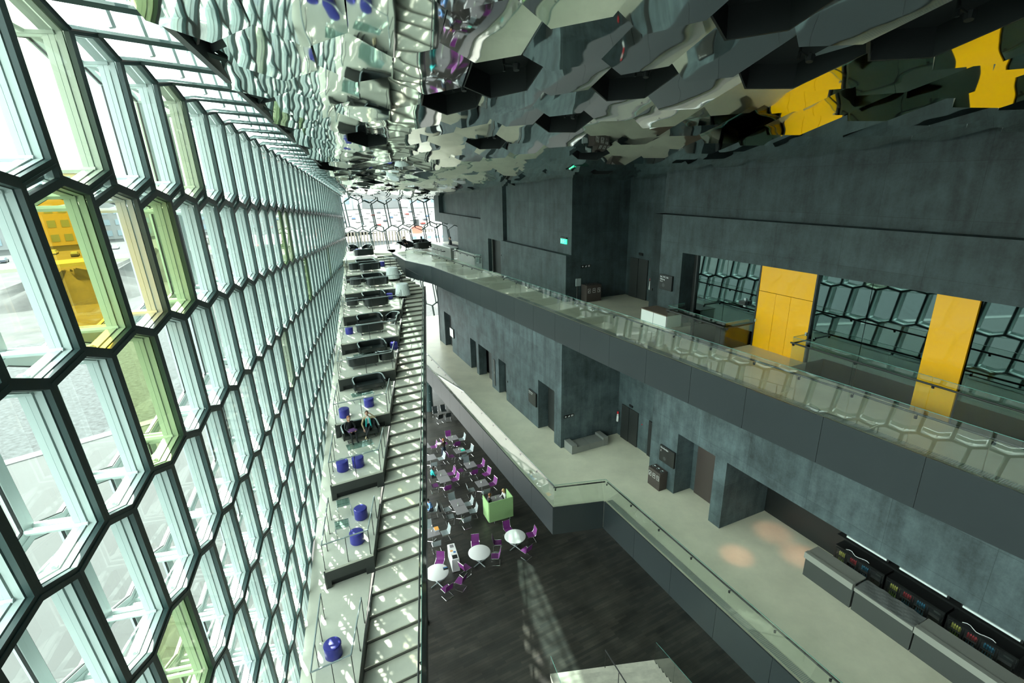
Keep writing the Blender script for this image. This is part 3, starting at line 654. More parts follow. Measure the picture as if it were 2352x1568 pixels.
door(4, 'dark door in the narrow niche right of the slim cabinet', [('door_leaf', 'door', 12.95, 13.0, 28.3, 29.4, L1, 8.0)])
door(5, 'dark door in the tall niche beside the wall display', [('door_leaf', 'door', 13.05, 13.1, 21.8, 23.5, L1, 8.6)])
lf = door(6, 'lift doors at the back of the lower gallery recess', [('door_leaf', 'door', 16.08, 16.14, 19.95, 20.6, L1, 7.62), ('door_leaf', 'door', 16.10, 16.15, 19.22, 19.93, L1, 7.62), ('lift_indicator', 'sign', 16.1, 16.15, 19.72, 20.0, 7.72, 7.84)])
door(7, 'tall slit-like dark door beside the lower lift', [('door_leaf', 'joint', 16.1, 16.15, 18.05, 18.35, L1, 7.6)])
door(8, 'brown-grey service door inside the niche next to the bar', [('door_leaf', 'brown', 15.88, 15.94, 13.35, 14.75, L1, 8.1), ('door_leaf', 'brown', 15.88, 15.94, 13.0, 13.33, L1, 8.1), ('handle', 'chrome', 15.83, 15.87, 13.42, 13.6, 6.62, 6.66)])
door(9, 'open dark doorway at the far end of the upper gallery', [('door_leaf', 'joint', 14.5, 14.55, 32.5, 34.75, L2, 15.5), ('door_leaf', 'door', 14.3, 14.5, 34.2, 34.28, L2, 15.48)])
door(10, 'lift doors at the back of the upper gallery', [('door_leaf', 'door', 18.02, 18.08, 22.3, 23.0, L2, 15.26), ('door_leaf', 'door', 18.04, 18.09, 21.52, 22.28, L2, 15.26), ('lift_indicator', 'sign', 18.03, 18.09, 22.0, 22.3, 15.45, 15.58)])
slim = thing('wall_cabinet', 'slim grey flush cabinet between two dark niches on the lower gallery', 'cabinet'); wmesh('cabinet_door', 'counter', slim, 12.46, 12.5, 30.03, 30.32, 5.9, 7.8); wmesh('handle', 'chrome', slim, 12.43, 12.46, 30.06, 30.09, 6.8, 6.95)
# wall displays
def display(label, r, a0, a1, z0, z1, title, white=False):
    t = thing('wall_display', label, 'display', group='wall displays'); wmesh('case', 'sign', t, r - .1, r, a0, a1, z0, z1, bev=.008)
    if white: wmesh('poster', 'signw', t, r - .104, r - .101, a0 + .04, a1 - .04, z0 + .05, z1 - .05)
    else:
        for i, (tx, sz, dz) in enumerate(title): flat_text(tx, sz, t, r - .104, a1 - .07, z1 - dz)
        e = MB(); c = W(r - .103, (a0 + a1) / 2 + .12, z0 + .22); ax = Vector((-TW.x, -TW.y, 0))
        e.add([c + ax * (.09 * cos(k * pi / 8)) + Vector((0, 0, .09 * sin(k * pi / 8))) for k in range(16)], [tuple(range(16))]); e.build('emblem', 'counter', t)
    return t
display('black wall display beside the tall doorway niche on the lower gallery', 12.44, 23.72, 24.66, 6.9, 7.74, [('Norðurljós', .11, .13), ('Restaurant Kitchen', .055, .22)])
display('black wall display above the recycling bin next to the bar', 14.95, 15.1, 16.07, 6.9, 7.7, [('Norðurljós', .11, .13), ('2', .12, .3)])
display('black wall display left of the dark glazing on the upper gallery', 16.22, 17.5, 18.35, 14.5, 15.2, [('Bar, WC, Bar', .10, .13), ('Eldborg', .10, .24), ('Floor 3', .06, .33)])
display('small white-faced wall display at the far end of the lower gallery', 12.5, 38.7, 39.65, 6.95, 7.75, [], True)
# direction signs
for lab, r0, a, z in (('small black pictogram sign high on the upper return wall', 15.0, 23.39, 14.85), ('small black pictogram sign on the lower return wall', 12.6, 20.99, 7.35)):
    t = thing('pictogram_sign', lab, 'sign', group='pictogram signs'); wmesh('plate', 'sign', t, r0, r0 + .62, a - .03, a, z, z + .16)
    ar = MB()
    for k, sh in enumerate(('arrow', 'stairs', 'wc')):
        c = W(r0 + .1 + k * .2, a - .034, z + .08); ax = Vector((NW.x, NW.y, 0)); up = Vector((0, 0, 1))
        P = lambda x, y: c + ax * x + up * y
        if sh == 'arrow': ar.add([P(-.05, 0), P(0, .05), P(0, .015), P(.05, .015), P(.05, -.015), P(0, -.015), P(0, -.05)], [(0, 1, 2, 3, 4, 5, 6)])
        elif sh == 'stairs': ar.add([P(-.05, -.04), P(.05, -.04), P(.05, .05), P(.02, .05), P(.02, .02), P(-.015, .02), P(-.015, -.01), P(-.05, -.01)], [(0, 1, 2, 3, 4, 5, 6, 7)])
        else: ar.add([P(-.055, -.045), P(-.015, -.045), P(-.015, .05), P(-.055, .05)], [(0, 1, 2, 3)]); ar.add([P(.015, -.045), P(.055, -.045), P(.055, .05), P(.015, .05)], [(0, 1, 2, 3)])
    ar.build('pictogram', 'signw', t)
t = thing('exit_sign', 'green illuminated running-man exit sign high on the upper wall', 'sign'); wmesh('housing', 'sign', t, 14.28, 14.38, 23.8, 24.45, 16.42, 16.5); wmesh('panel', 'exitg', t, 14.3, 14.36, 23.82, 24.43, 16.14, 16.42)
mn = MB(); 
def sg(x, y): return W(14.296, 24.28 - x, 16.15 + y)
mn.add([sg(.1, .02), sg(.14, .02), sg(.2, .13), sg(.16, .2), sg(.1, .19), sg(.07, .12), sg(.12, .12)], [(0, 1, 2, 3, 4, 5, 6)]); mn.add([sg(.2, .2), sg(.24, .2), sg(.24, .24), sg(.2, .24)], [(0, 1, 2, 3)]); mn.add([sg(-.08, .03), sg(.0, .03), sg(.0, .24), sg(-.08, .24)], [(0, 1, 2, 3)]); mn.add([sg(.3, .1), sg(.36, .1), sg(.36, .16), sg(.3, .16)], [(0, 1, 2, 3)]); mn.build('running_figure', 'signw', t)
# recycling bins
def bin_unit(label, r0, r1, a0, a1, z, face_a):
    t = thing('recycling_bin', label, 'bin', group='three-way recycling bins'); h = .92
    wmesh('body', 'brown', t, r0, r1, a0, a1, z, z + h, bev=.01)
    for k in range(3):
        f = (k + .5) / 3
        if face_a: ce = W(r0 - .004, a1 - (a1 - a0) * f, z + .62); ax = Vector((-TW.x, -TW.y, 0)); tc = W((r0 + r1) / 2, a1 - (a1 - a0) * f, z + h + .006)
        else: ce = W(r0 + (r1 - r0) * f, a0 - .004, z + .62); ax = Vector((NW.x, NW.y, 0)); tc = W(r0 + (r1 - r0) * f, (a0 + a1) / 2, z + h + .006)
        up = Vector((0, 0, 1)); wq = .085
        ic = MB(); pts = [ce + ax * x + up * y for x, y in ((-wq, -.12), (wq, -.12), (wq, .12), (-wq, .12))]; pin = [ce + ax * x + up * y for x, y in ((-wq + .015, -.105), (wq - .015, -.105), (wq - .015, .105), (-wq + .015, .105))]
        ic.add(pts + pin, [(i, (i + 1) % 4, 4 + (i + 1) % 4, 4 + i) for i in range(4)])
        ic.add([ce + ax * x + up * y for x, y in (((-.05, -.07), (-.02, -.07), (.03, .03), (.0, .05)), ((-.05, .0), (.05, .0), (.05, .03), (-.05, .03)), ((-.04, .06), (.05, -.07), (.06, -.05), (-.02, .07)))[k]], [(0, 1, 2, 3)])
        ic.build('pictogram', 'signw', t)
        ho = MB(); ho.lathe([(.075, -.004), (.085, .004), (.06, .004), (.055, -.004)], tuple(tc), 16); ho.build('lid_ring', 'chrome', t)
    return t
bin_unit('brown three-way recycling bin under the wall display next to the bar', 14.48, 14.93, 15.5, 16.3, L1, True)
bin_unit('brown three-way recycling bin against the return wall of the upper gallery', 15.0, 15.95, 22.75, 23.3, L2, False)
tl = thing('rail_post', 'short steel post with framed notice beside the upper recycling bin', 'post'); wmesh('post', 'black', tl, 14.3, 14.36, 22.6, 22.66, L2, L2 + 1.0); wmesh('notice_frame', 'grey', tl, 14.22, 14.52, 22.61, 22.65, L2 + 1.0, L2 + 1.4)
# fire extinguishers
def extinguisher(label, r, a, z):
    t = thing('fire_extinguisher', label, 'fire extinguisher', tuple(W(r, a, z)), 0, 'fire extinguishers')
    b = MB(); b.lathe([(.05, 0), (.07, .02), (.07, .38), (.05, .45), (.02, .48)], n=14); b.build('cylinder', 'signw', t, smooth=True)
    b = MB(); b.lathe([(.05, .48), (.06, .5), (.05, .6), (.02, .63)], n=12); b.build('valve_head', 'red', t); b = MB(); b.tube([(0, -.03, .55), (-.08, -.05, .5), (-.09, -.04, .2)], .012, 6); b.build('hose', 'black', t)
extinguisher('white fire extinguisher with red head beside the upper lift', 17.95, 21.1, L2 + .7)
extinguisher('white fire extinguisher with red head left of the lower lift', 16.03, 20.85, L1 + .85)
t = thing('wall_handle_panel', 'tall black wall bracket beside the upper lift doors', 'panel'); wmesh('plate', 'black', t, 18.04, 18.09, 20.25, 20.5, L2 + .45, L2 + 2.0, bev=.03); wmesh('slot', 'grey', t, 18.0, 18.04, 20.33, 20.42, L2 + .55, L2 + 1.9)
for i, (r, a, z, lab) in enumerate(((12.44, 27.85, 6.95, 'small wall button left of the tall lower niche'), (14.15, 32.3, 14.5, 'small wall button beside the far upper doorway'), (16.2, 18.9, 14.3, 'small wall button left of the upper wall display'))):
    t = tag(wbox(MB(), r - .04, r, a - .05, a + .05, z, z + .12).build('wall_button', 'sign', bev=.01), lab, 'switch')
t = tag(MB().lathe([(.03, 0), (.03, .03)], tuple(W(16.13, 18.9, 7.1)), 10).build('call_light', 'red'), 'small red call light beside the lower lift', 'light')
# bench on the lower gallery
t = thing('bench', 'grey block bench with raised ends in the lower gallery recess', 'bench')
wmesh('seat_block', 'bench', t, 12.72, 13.75, 20.15, 20.93, L1, L1 + .36, bev=.01); wmesh('seat_block', 'bench', t, 13.76, 14.8, 20.15, 20.93, L1, L1 + .36, bev=.01); wmesh('raised_end', 'bench', t, 12.62, 12.95, 20.14, 20.94, L1, L1 + .5, bev=.01); wmesh('raised_end', 'bench', t, 14.6, 14.92, 20.14, 20.94, L1, L1 + .5, bev=.01)
# low white cabinet on the upper gallery
t = thing('low_cabinet', 'low white-fronted cabinet with brown top beside the glass balustrade', 'cabinet'); wmesh('body', 'paper', t, 15.26, 16.15, 16.75, 18.45, L2, L2 + .56); wmesh('top', 'tan', t, 15.24, 16.17, 16.73, 18.47, L2 + .56, L2 + .6)
wmesh('front_joint', 'joint', t, 15.252, 15.26, 17.59, 17.6, L2, L2 + .56)
# ---- dark glazing and yellow panels
gz = struct(link('window_4', None), 'dark reflective glazing behind the upper gallery')
for a0, a1 in ((13.35, 14.95), (14.97, 16.55), (9.3, 11.02), (7.56, 9.28), (4.8, 6.5), (3.0, 4.78), (1.2, 2.98), (-.6, 1.18), (-3, -.62)):
    wbox(MB(), 16.7, 16.74, a0, a1, L2 - 1.3, 16.6).build('glazing_pane', 'dglass', gz)
for a in (13.32, 11.05, 16.58): wbox(MB(), 16.62, 16.74, a - .03, a + .03, L2 - 1.3, 16.6).build('glazing_mullion', 'black', gz)
yd = struct(link('door_11', None), 'glossy yellow double door with a yellow panel above')
for a0, a1, z0, z1 in ((12.55, 13.29, L2, 15.28), (11.93, 12.54, L2, 15.28), (11.08, 11.92, L2, 15.28), (11.08, 13.29, 15.295, 16.6)):
    wbox(MB(), 16.64, 16.7, a0, a1, z0, z1).build('yellow_leaf', 'yellow', yd, bev=.003)
for a in (13.25, 11.12): wbox(MB(), 16.58, 16.64, a - .03, a + .03, L2 + 1.0, L2 + 1.12).build('handle', 'chrome', yd)
yp = struct(link('door_12', None), 'tall glossy yellow panel set into the dark glazing'); wbox(MB(), 16.62, 16.7, 6.54, 7.53, L2 - .9, 16.6).build('yellow_leaf', 'yellow', yp, bev=.003)
mb = MB(); wbox(mb, 15.2, 16.75, -8, 17.05, L2 - 1.5, L2 - 1.36); struct(mb.build('floor_opening', 'fascia'), 'grey lower floor seen in the openings beside the glazing')
t = thing('lever_lamp', 'small black projector box mounted on the dark glazing by the yellow doors', 'lamp'); wmesh('housing', 'black', t, 16.5, 16.68, 13.75, 14.05, 14.6, 14.75); wmesh('bracket', 'grey', t, 16.66, 16.7, 13.85, 13.95, 14.5, 14.85)

# ---- bar on the lower gallery
for i, (a0, a1, cov, lab) in enumerate(((7.46, 9.15, False, 'grey bar counter with pale lip, farthest of three'), (5.66, 7.40, True, 'middle grey bar counter under a dark dust cover'), (3.4, 5.62, False, 'grey bar counter with pale lip, nearest of three'))):
    t = thing('bar_counter', lab, 'counter', group='bar counters on the lower gallery')
    wmesh('body', 'counter', t, 15.7, 16.25, a0, a1, L1, L1 + .8)
    if cov:
        wmesh('top', 'ctop', t, 15.62, 16.3, a0, a1, L1 + .8, L1 + .93, bev=.01)
        bm = bmesh.new(); bmesh.ops.create_grid(bm, x_segments=24, y_segments=10, size=.5); me = bpy.data.meshes.new('dust_cover')
        for v in bm.verts:
            f, g = v.co.x + .5, v.co.y + .5; v.co = W(15.64 + .68 * g, a0 + (a1 - a0) * f, L1 + .955 + .02 * sin(f * 21 + g * 9) * sin(g * 14 + f * 5))
        bm.to_mesh(me); bm.free(); me.materials.append(M['cover']); link('dust_cover', me, t, smooth=True)
    else:
        wmesh('top', 'ctop', t, 15.78, 16.32, a0, a1, L1 + .95, L1 + 1.0); wmesh('front_lip', 'ctop', t, 15.6, 15.78, a0 - .01, a1 + .01, L1 + .78, L1 + 1.02, bev=.006)
def bottles(t, a0, a1, z, r, mt, n, h=.18):
    for k in range(n):
        a = a0 + (a1 - a0) * (k + .5) / n; m = MB(); m.lathe([(.024, 0), (.026, .02), (.026, h * .6), (.01, h * .8), (.01, h)], tuple(W(r, a, z)), 8); m.build('bottle', mt, t)
for u_ in range(3):
    a1 = 9.0 - u_ * 1.76; a0 = a1 - 1.7
    t = thing('bottle_fridge', 'black under-counter bottle fridge with four glass doors, ' + ('farthest of three behind the bar', 'middle of three behind the bar', 'nearest of three behind the bar')[u_], 'fridge', group='bottle fridges behind the bar')
    m = MB(); wbox(m, 17.1, 17.6, a0, a1, L1, L1 + .1); wbox(m, 17.1, 17.6, a0, a1, L1 + .86, L1 + .92); wbox(m, 17.55, 17.6, a0, a1, L1 + .1, L1 + .86); wbox(m, 17.1, 17.55, a0, a0 + .03, L1 + .1, L1 + .86); wbox(m, 17.1, 17.55, a1 - .03, a1, L1 + .1, L1 + .86); wbox(m, 17.14, 17.55, a0 + .03, a1 - .03, L1 + .48, L1 + .49)
    m.build('cabinet', 'sign', t)
    wbox(MB(), 17.2, 17.3, a0 + .08, a1 - .08, L1 + .845, L1 + .858).build('light_strip', 'fridge_light', t)
    for d_ in range(4):
        b1 = a1 - .05 - d_ * .405; b0 = b1 - .385
        f = MB()
        for q in ((b0, b0 + .035, L1 + .11, L1 + .85), (b1 - .035, b1, L1 + .11, L1 + .85), (b0 + .035, b1 - .035, L1 + .11, L1 + .15), (b0 + .035, b1 - .035, L1 + .81, L1 + .85)): wbox(f, 17.06, 17.1, *q)
        fo = f.build('door', 'joint', t); wbox(MB(), 17.075, 17.085, b0 + .035, b1 - .035, L1 + .15, L1 + .81).build('glass', 'glass', fo)
        if d_ < 3:
            bottles(t, b0 + .04, b1 - .04, L1 + .1, 17.24, ('bottle_g', 'bottle_b', 'bottle_b')[d_], 5, .3); bottles(t, b0 + .04, b1 - .04, L1 + .49, 17.24, ('bottle_y', 'bottle_r', 'bottle_b')[d_], 5, .22)
        else: wbox(MB(), 17.4, 17.5, b0 + .05, b1 - .05, L1 + .1, L1 + .8).build('inner_lining', 'counter', t)
    wl_ = thing('wall_tube_lamp', 'unlit white tube lamp on the shelf above the ' + ('farthest', 'middle', 'nearest')[u_] + ' bottle fridge', 'lamp', group='tube lamps behind the bar')
    wmesh('tube', 'lampw', wl_, 17.3, 17.36, a0 + .15, a1 - .2, L1 + 1.3, L1 + 1.37); wmesh('holder', 'black', wl_, 17.36, 17.6, a0 + .1, a0 + .2, L1 + 1.25, L1 + 1.4); wmesh('holder', 'black', wl_, 17.36, 17.6, a1 - .25, a1 - .15, L1 + 1.25, L1 + 1.4)
    if u_ != 1:
        cb = MB(); cb.tube([W(17.14 + .05 * sin(i * 1.1), a1 - .35 - i * .09, L1 + .935 + .03 * max(0, sin(i * .9))) for i in range(10)], .011, 6)
        tag(cb.build('lamp_cable', 'paper'), 'loose white lamp cable on top of the %s bottle fridge' % ('farthest', '', 'nearest')[u_], 'cable')
sf = MB(); wbox(sf, 17.25, 17.6, 3.4, 9.1, L1 + 1.2, L1 + 1.25); tag(sf.build('wall_shelf', 'sign'), 'long black shelf above the bottle fridges', 'shelf')
# warm downlights in the soffit over the bar approach
for i, (r, a, e) in enumerate(((14.35, 10.9, 60), (16.7, 11.2, 45), (16.5, 9.8, 55))):
    t = thing('downlight', ('warm round downlight over the lower gallery near the bar edge', 'warm round downlight deep in the bar recess', 'warm round downlight above the far bar counter')[i], 'lamp', tuple(W(r, a, 11.6 if r < 14.9 else 8.66)), 0, 'warm downlights')
    m = MB(); m.lathe([(.09, 0), (.09, .05), (.02, .06)], n=14); m.build('ring', 'black', t); m = MB(); m.lathe([(.06, -.004), (.06, -.002)], n=14); m.build('lens', 'warm', t)
    ld = bpy.data.lights.new('downlight', 'SPOT'); ld.energy = e * .75 * (1 if r > 14.9 else 4); ld.color = (1, .45, .28); ld.spot_size = radians(34 if r > 14.9 else 15); ld.spot_blend = .9; ld.shadow_soft_size = .05
    lo_ = bpy.data.objects.new('downlight_beam', ld); COL.objects.link(lo_); lo_.parent = t; lo_.location = (0, 0, -.02)

# ================================================================== TERRACE RAILS AND FURNITURE
ORD = {-1: 'lowest', 0: 'second-lowest', 1: 'single-pouf', 2: 'twin side table', 3: 'seated couple', 4: 'lone sofa', 5: 'fifth', 6: 'sixth', 7: 'upper lamp', 8: 'top lamp', 9: 'ninth', 10: 'top landing'}
NM = {1: 'the lowest visible terrace', 2: 'the terrace with two side tables', 3: 'the terrace with the seated couple', 4: 'the terrace with a single sofa', 5: 'the terrace above the single sofa', 6: 'the terrace below the lower pleated lamp', 7: 'the terrace with the lower pleated lamp', 8: 'the terrace with the upper pleated lamp', 9: 'the terrace just under the top landing', 10: 'the top landing', 0: 'the terrace at the picture foot'}
BK = Vector((-DS.y, DS.x, 0))     # away from the hall's near end
def terrace_rail(k):
    z = ZP(k); A = FLP[k] + DS * .07 + BK * .06; B = LP[k] - DS * .08 + BK * .06; e = (LP[k + 1] - LP[k]).normalized() if k + 1 in LP else BK; e2 = (FLP[k + 1] - FLP[k]).normalized() if k + 1 in FLP else BK
    t = thing('terrace_rail', 'dark steel railing around %s' % NM[k], 'railing', group='terrace railings')
    def post(p, h=1.0):
        m = MB(); m.box((p.x, p.y, z + h / 2), (.02, .055, h), atan2(DS.y, DS.x)); m.build('post', 'black', t)
    def bar(a, b):
        m = MB(); m.tube([a + Vector((0, 0, z + 1.0)), b + Vector((0, 0, z + 1.0))], .024, 6); m.build('top_rail', 'grey', t)
    post(A); post(B); post(A.lerp(B, .5)); bar(A, B)
    Lr = A + e2 * 2.75; bar(A, Lr); post(A + e2 * .95); post(A + e2 * 1.9); post(Lr)
    Rr = B + e * 2.0; bar(B, Rr); post(B + e * 1.0); post(Rr)
for k in range(1, 10): terrace_rail(k)
def sofa_parts(t, wdt, dep=.78):
    h0, hw, hd2, th = .2, wdt / 2, dep / 2, .07; rr = .32
    path = [(-hw, -hd2)] + [(-hw + rr - rr * cos(a), hd2 - rr + rr * sin(a)) for a in [i * pi / 14 for i in range(8)]] + [(hw - rr + rr * sin(a), hd2 - rr + rr * cos(a)) for a in [i * pi / 14 for i in range(8)]] + [(hw, -hd2)]
    def inn(i):
        x, y = path[i]; a = path[max(i - 1, 0)]; b = path[min(i + 1, len(path) - 1)]; dx, dy = b[0] - a[0], b[1] - a[1]; l = hypot(dx, dy); return (x + dy / l * th, y - dx / l * th)
    m = MB(); n = len(path); q = [inn(i) for i in range(n)]
    zt = [.60 + .16 * min(1, max(0, (p[1] + hd2) / dep)) for p in path]
    vs = [(p[0], p[1], h0) for p in path] + [(p[0] * 1.02, p[1] * 1.02, z) for p, z in zip(path, zt)] + [(p[0], p[1], h0) for p in q] + [(p[0], p[1], z) for p, z in zip(q, zt)]; fs = []
    for i in range(n - 1): fs += [(i, i + 1, n + i + 1, n + i), (2 * n + i, 3 * n + i, 3 * n + i + 1, 2 * n + i + 1), (n + i, n + i + 1, 3 * n + i + 1, 3 * n + i), (i, 2 * n + i, 2 * n + i + 1, i + 1)]
    fs += [(0, n, 3 * n, 2 * n), (n - 1, 3 * n - 1, 4 * n - 1, 2 * n - 1)]
    m.add(vs, fs); m.build('backrest', 'leather', t, smooth=True)
    m = MB(); m.tube([((p[0] * 1.01 + r_[0]) / 2, (p[1] * 1.01 + r_[1]) / 2, z + .012) for p, r_, z in zip(path, q, zt)], .03, 6); m.build('top_roll', 'grey', t, smooth=True)
    m = MB(); m.box((0, -.03, .31), (wdt - 2 * th - .01, dep - .12, .22)); m.build('seat', 'leather', t, bev=.03)
    m = MB()
    for sx in (-1, 1): m.tube([(sx * (hw - .2), -hd2 + .12, .2), (sx * (hw - .2), -hd2 + .05, .02), (sx * (hw - .2), hd2 - .1, .02), (sx * (hw - .2), hd2 - .15, .2)], .014, 6)
    m.tube([(-hw + .2, -hd2 + .05, .02), (hw - .2, -hd2 + .05, .02)], .012, 6); m.build('sled_base', 'chrome', t)
sofa0 = thing('sofa', '', 'sofa', group='black tub sofas on the terraces'); sofa_parts(sofa0, 1.72)
arm0 = thing('armchair', '', 'armchair', group='black tub armchairs on the terraces'); sofa_parts(arm0, .86, .72)
FS = atan2(DS.y, DS.x)            # sofa facing the near end (front = -y local) ; +pi faces away
used = {}
def put(proto, p, z, rz, label):
    if proto.name not in used:
        used[proto.name] = 1; proto.location = (p[0], p[1], z); proto.rotation_euler = (0, 0, rz); proto['label'] = label; return proto
    return dup(proto, (p[0], p[1], z), rz, label)
def against(k, s, d=.55):   # a spot s metres along the front of terrace k+1, d metres in front of it
    P = FLP[k + 1] + DS * s - BK * d; return (P.x, P.y)
put(sofa0, against(3, 1.05, .5), ZP(3), FS, 'black tub sofa holding the seated couple')
put(sofa0, against(4, 1.5, .55), ZP(4), FS, 'lone black tub sofa behind the glass coffee table and blue poufs')
put(sofa0, against(5, 1.75, .55), ZP(5), FS, 'black tub sofa with a blue pouf at its end, facing the near stairs')
put(sofa0, (-8.72, 27.75), ZP(5), FS + pi, 'black tub sofa seen from behind beside a tub armchair')
put(sofa0, against(6, 1.65, .6), ZP(6), FS, 'black tub sofa next to a lone armchair, under the lower pleated lamp terrace')
put(sofa0, (-9.35, 32.05), ZP(6), FS + pi, 'black tub sofa seen from behind with a glass table beyond it')
put(sofa0, against(7, 2.0, .6), ZP(7), FS, 'black tub sofa facing out left of the lower pleated lamp')
put(sofa0, (-9.9, 36.2), ZP(7), FS + pi, 'black tub sofa seen from behind, in front of the lower pleated lamp')
put(sofa0, against(8, 2.0, .6), ZP(8), FS, 'black tub sofa facing out left of the upper pleated lamp')
put(sofa0, (-10.75, 40.2), ZP(8), FS + pi, 'black tub sofa seen from behind, in front of the upper pleated lamp')
put(sofa0, against(9, 1.5, .6), ZP(9), FS, 'black tub sofa facing out just below the top landing')
put(sofa0, (-12.0, 43.0), ZP(9), FS + pi, 'black tub sofa seen from behind just below the top landing')
put(sofa0, (-13.4, 46.5), ZP(10), FS + pi, 'black tub sofa seen from behind on the top landing')
put(arm0, (-7.55, 28.5), ZP(5), FS + pi, 'black tub armchair seen from behind, beside a sofa and stair rail')
put(arm0, (-8.3, 34.4), ZP(6), FS - .9, 'black tub armchair turned sideways near the stair rail')
put(arm0, (-11.7, 36.3), ZP(7), FS + pi - .2, 'black tub armchair by the facade rail on the lower lamp terrace')
put(arm0, (-12.55, 40.3), ZP(8), FS + pi - .2, 'black tub armchair by the facade rail on the upper lamp terrace')
put(arm0, (-13.4, 43.15), ZP(9), FS + pi - .1, 'black tub armchair by the facade rail below the top landing')
put(arm0, (-15.35, 49.6), ZP(10), FS + .2, 'black tub armchair on the top landing nearest the facade')
put(arm0, (-13.9, 49.8), ZP(10), FS - .8, 'black tub armchair on the top landing beside the stair head')
# poufs
def pouf(p, z, label):
    m = MB(); m.lathe([(.235, 0), (.25, .02), (.25, .40), (.235, .435), (.2, .445)], n=28); o = m.build('pouf', 'blue', None, (p[0], p[1], z), rnd.uniform(0, 3), smooth=True); tag(o, label, 'pouf', 'blue poufs on the terraces')
    me = MB(); me.tube([(.251 * cos(a), .251 * sin(a), .405) for a in [2 * pi * i / 28 for i in range(28)]], .006, 5, closed=True); me.build('piping', 'blue', o)
pouf((-5.44, 11.37), ZP(1), 'single blue pouf on the lowest visible terrace')
pouf((-6.05, 16.75), ZP(2), 'blue pouf next to the farther square side table'); pouf((-5.8, 15.35), ZP(2), 'blue pouf next to the nearer square side table')
pouf((-7.38, 19.0), ZP(3), 'blue pouf nearer the facade, in front of the seated couple'); pouf((-6.8, 19.3), ZP(3), 'blue pouf nearer the stairs, in front of the seated couple')
pouf((-7.45, 23.85), ZP(4), 'blue pouf beside the coffee table of the lone sofa'); pouf((-8.35, 22.65), ZP(4), 'blue pouf at the rail corner above the seated couple')
pouf(against(5, 3.2, .4), ZP(5), 'blue pouf at the stair end of a sofa against the terrace front'); pouf((-10.75, 32.0), ZP(6), 'blue pouf by the facade rail, left of a sofa')
pouf(against(7, 3.3, .4), ZP(7), 'blue pouf between a sofa and the lower pleated lamp'); pouf(against(9, 3.0, .4), ZP(9), 'blue pouf in shade below the top landing'); pouf((-14.7, 49.2), ZP(10), 'blue pouf between the armchairs on the top landing')
# glass coffee tables
def coffee(p, z, rz, label, lx=1.15, ly=.55):
    t = thing('coffee_table', label, 'table', (p[0], p[1], z), rz, 'glass coffee tables on the terraces')
    m = MB(); m.box((0, 0, .40), (lx, ly, .014)); m.build('glass_top', 'tglass', t)
    for sx in (-1, 1):
        m = MB(); x = sx * (lx / 2 - .08); m.tube([(x, -ly / 2 + .05, .392), (x, -ly / 2 + .05, .012), (x, ly / 2 - .05, .012), (x, ly / 2 - .05, .392)], .012, 6); m.build('leg', 'chrome', t)
coffee((-7.02, 20.45), ZP(3), FS, 'glass coffee table in front of the seated couple'); coffee((-7.95, 24.55), ZP(4), FS, 'glass coffee table in front of the lone sofa')
coffee((-8.95, 28.7), ZP(5), FS, 'glass coffee table between two facing sofas, above the lone sofa'); coffee((-9.6, 32.95), ZP(6), FS, 'glass coffee table between sofa and armchair, two terraces below the lamp')
for p, lab in (((-6.79, 17.02), 'square chrome side table with dark glass top, farther of the pair'), ((-6.42, 15.7), 'square chrome side table with dark glass top, nearer of the pair')):
    t = thing('side_table', lab, 'table', (p[0], p[1], ZP(2)), FS - .1, 'chrome side tables')
    m = MB(); m.box((0, 0, .515), (.46, .46, .012)); m.build('glass_top', 'tglass', t)
    m = MB(); s = .245
    m.tube([(-s, -s, .5), (s, -s, .5), (s, s, .5), (-s, s, .5)], .014, 6, closed=True); m.build('top_frame', 'chrome', t)
    for sx in (-s, s): m = MB(); m.tube([(sx, -s, .5), (sx, -s, .014), (sx, s, .014), (sx, s, .5)], .013, 6); m.build('leg', 'chrome', t)
    m = MB(); m.tube([(-s, s * .6, .36), (s, s * .6, .36)], .009, 6); m.build('stretcher', 'chrome', t)
# pleated lamps
for p, z, lab in ((against(7, 4.35, .5), ZP(7), 'large white pleated drum lamp on the lower of two lamp terraces'), (against(8, 3.75, .5), ZP(8), 'large white pleated drum lamp on the upper of two lamp terraces')):
    t = thing('floor_lamp', lab, 'lamp', (p[0], p[1], z), 0, 'pleated lamps')
    m = MB(); n = 72; rings = []
    for r, zz_ in ((.58, .22), (.44, 1.12)): rings.append([((r + (.022 if i % 2 else -.022)) * cos(2 * pi * i / n), (r + (.022 if i % 2 else -.022)) * sin(2 * pi * i / n), zz_) for i in range(n)])
    m.add(rings[0] + rings[1], [(i, (i + 1) % n, n + (i + 1) % n, n + i) for i in range(n)] + [tuple(range(n, 2 * n))]); m.build('pleated_shade', 'shade', t)
    m = MB(); m.lathe([(.3, 0), (.3, .03), (.05, .05), (.04, .6)], n=20); m.build('base', 'black', t)

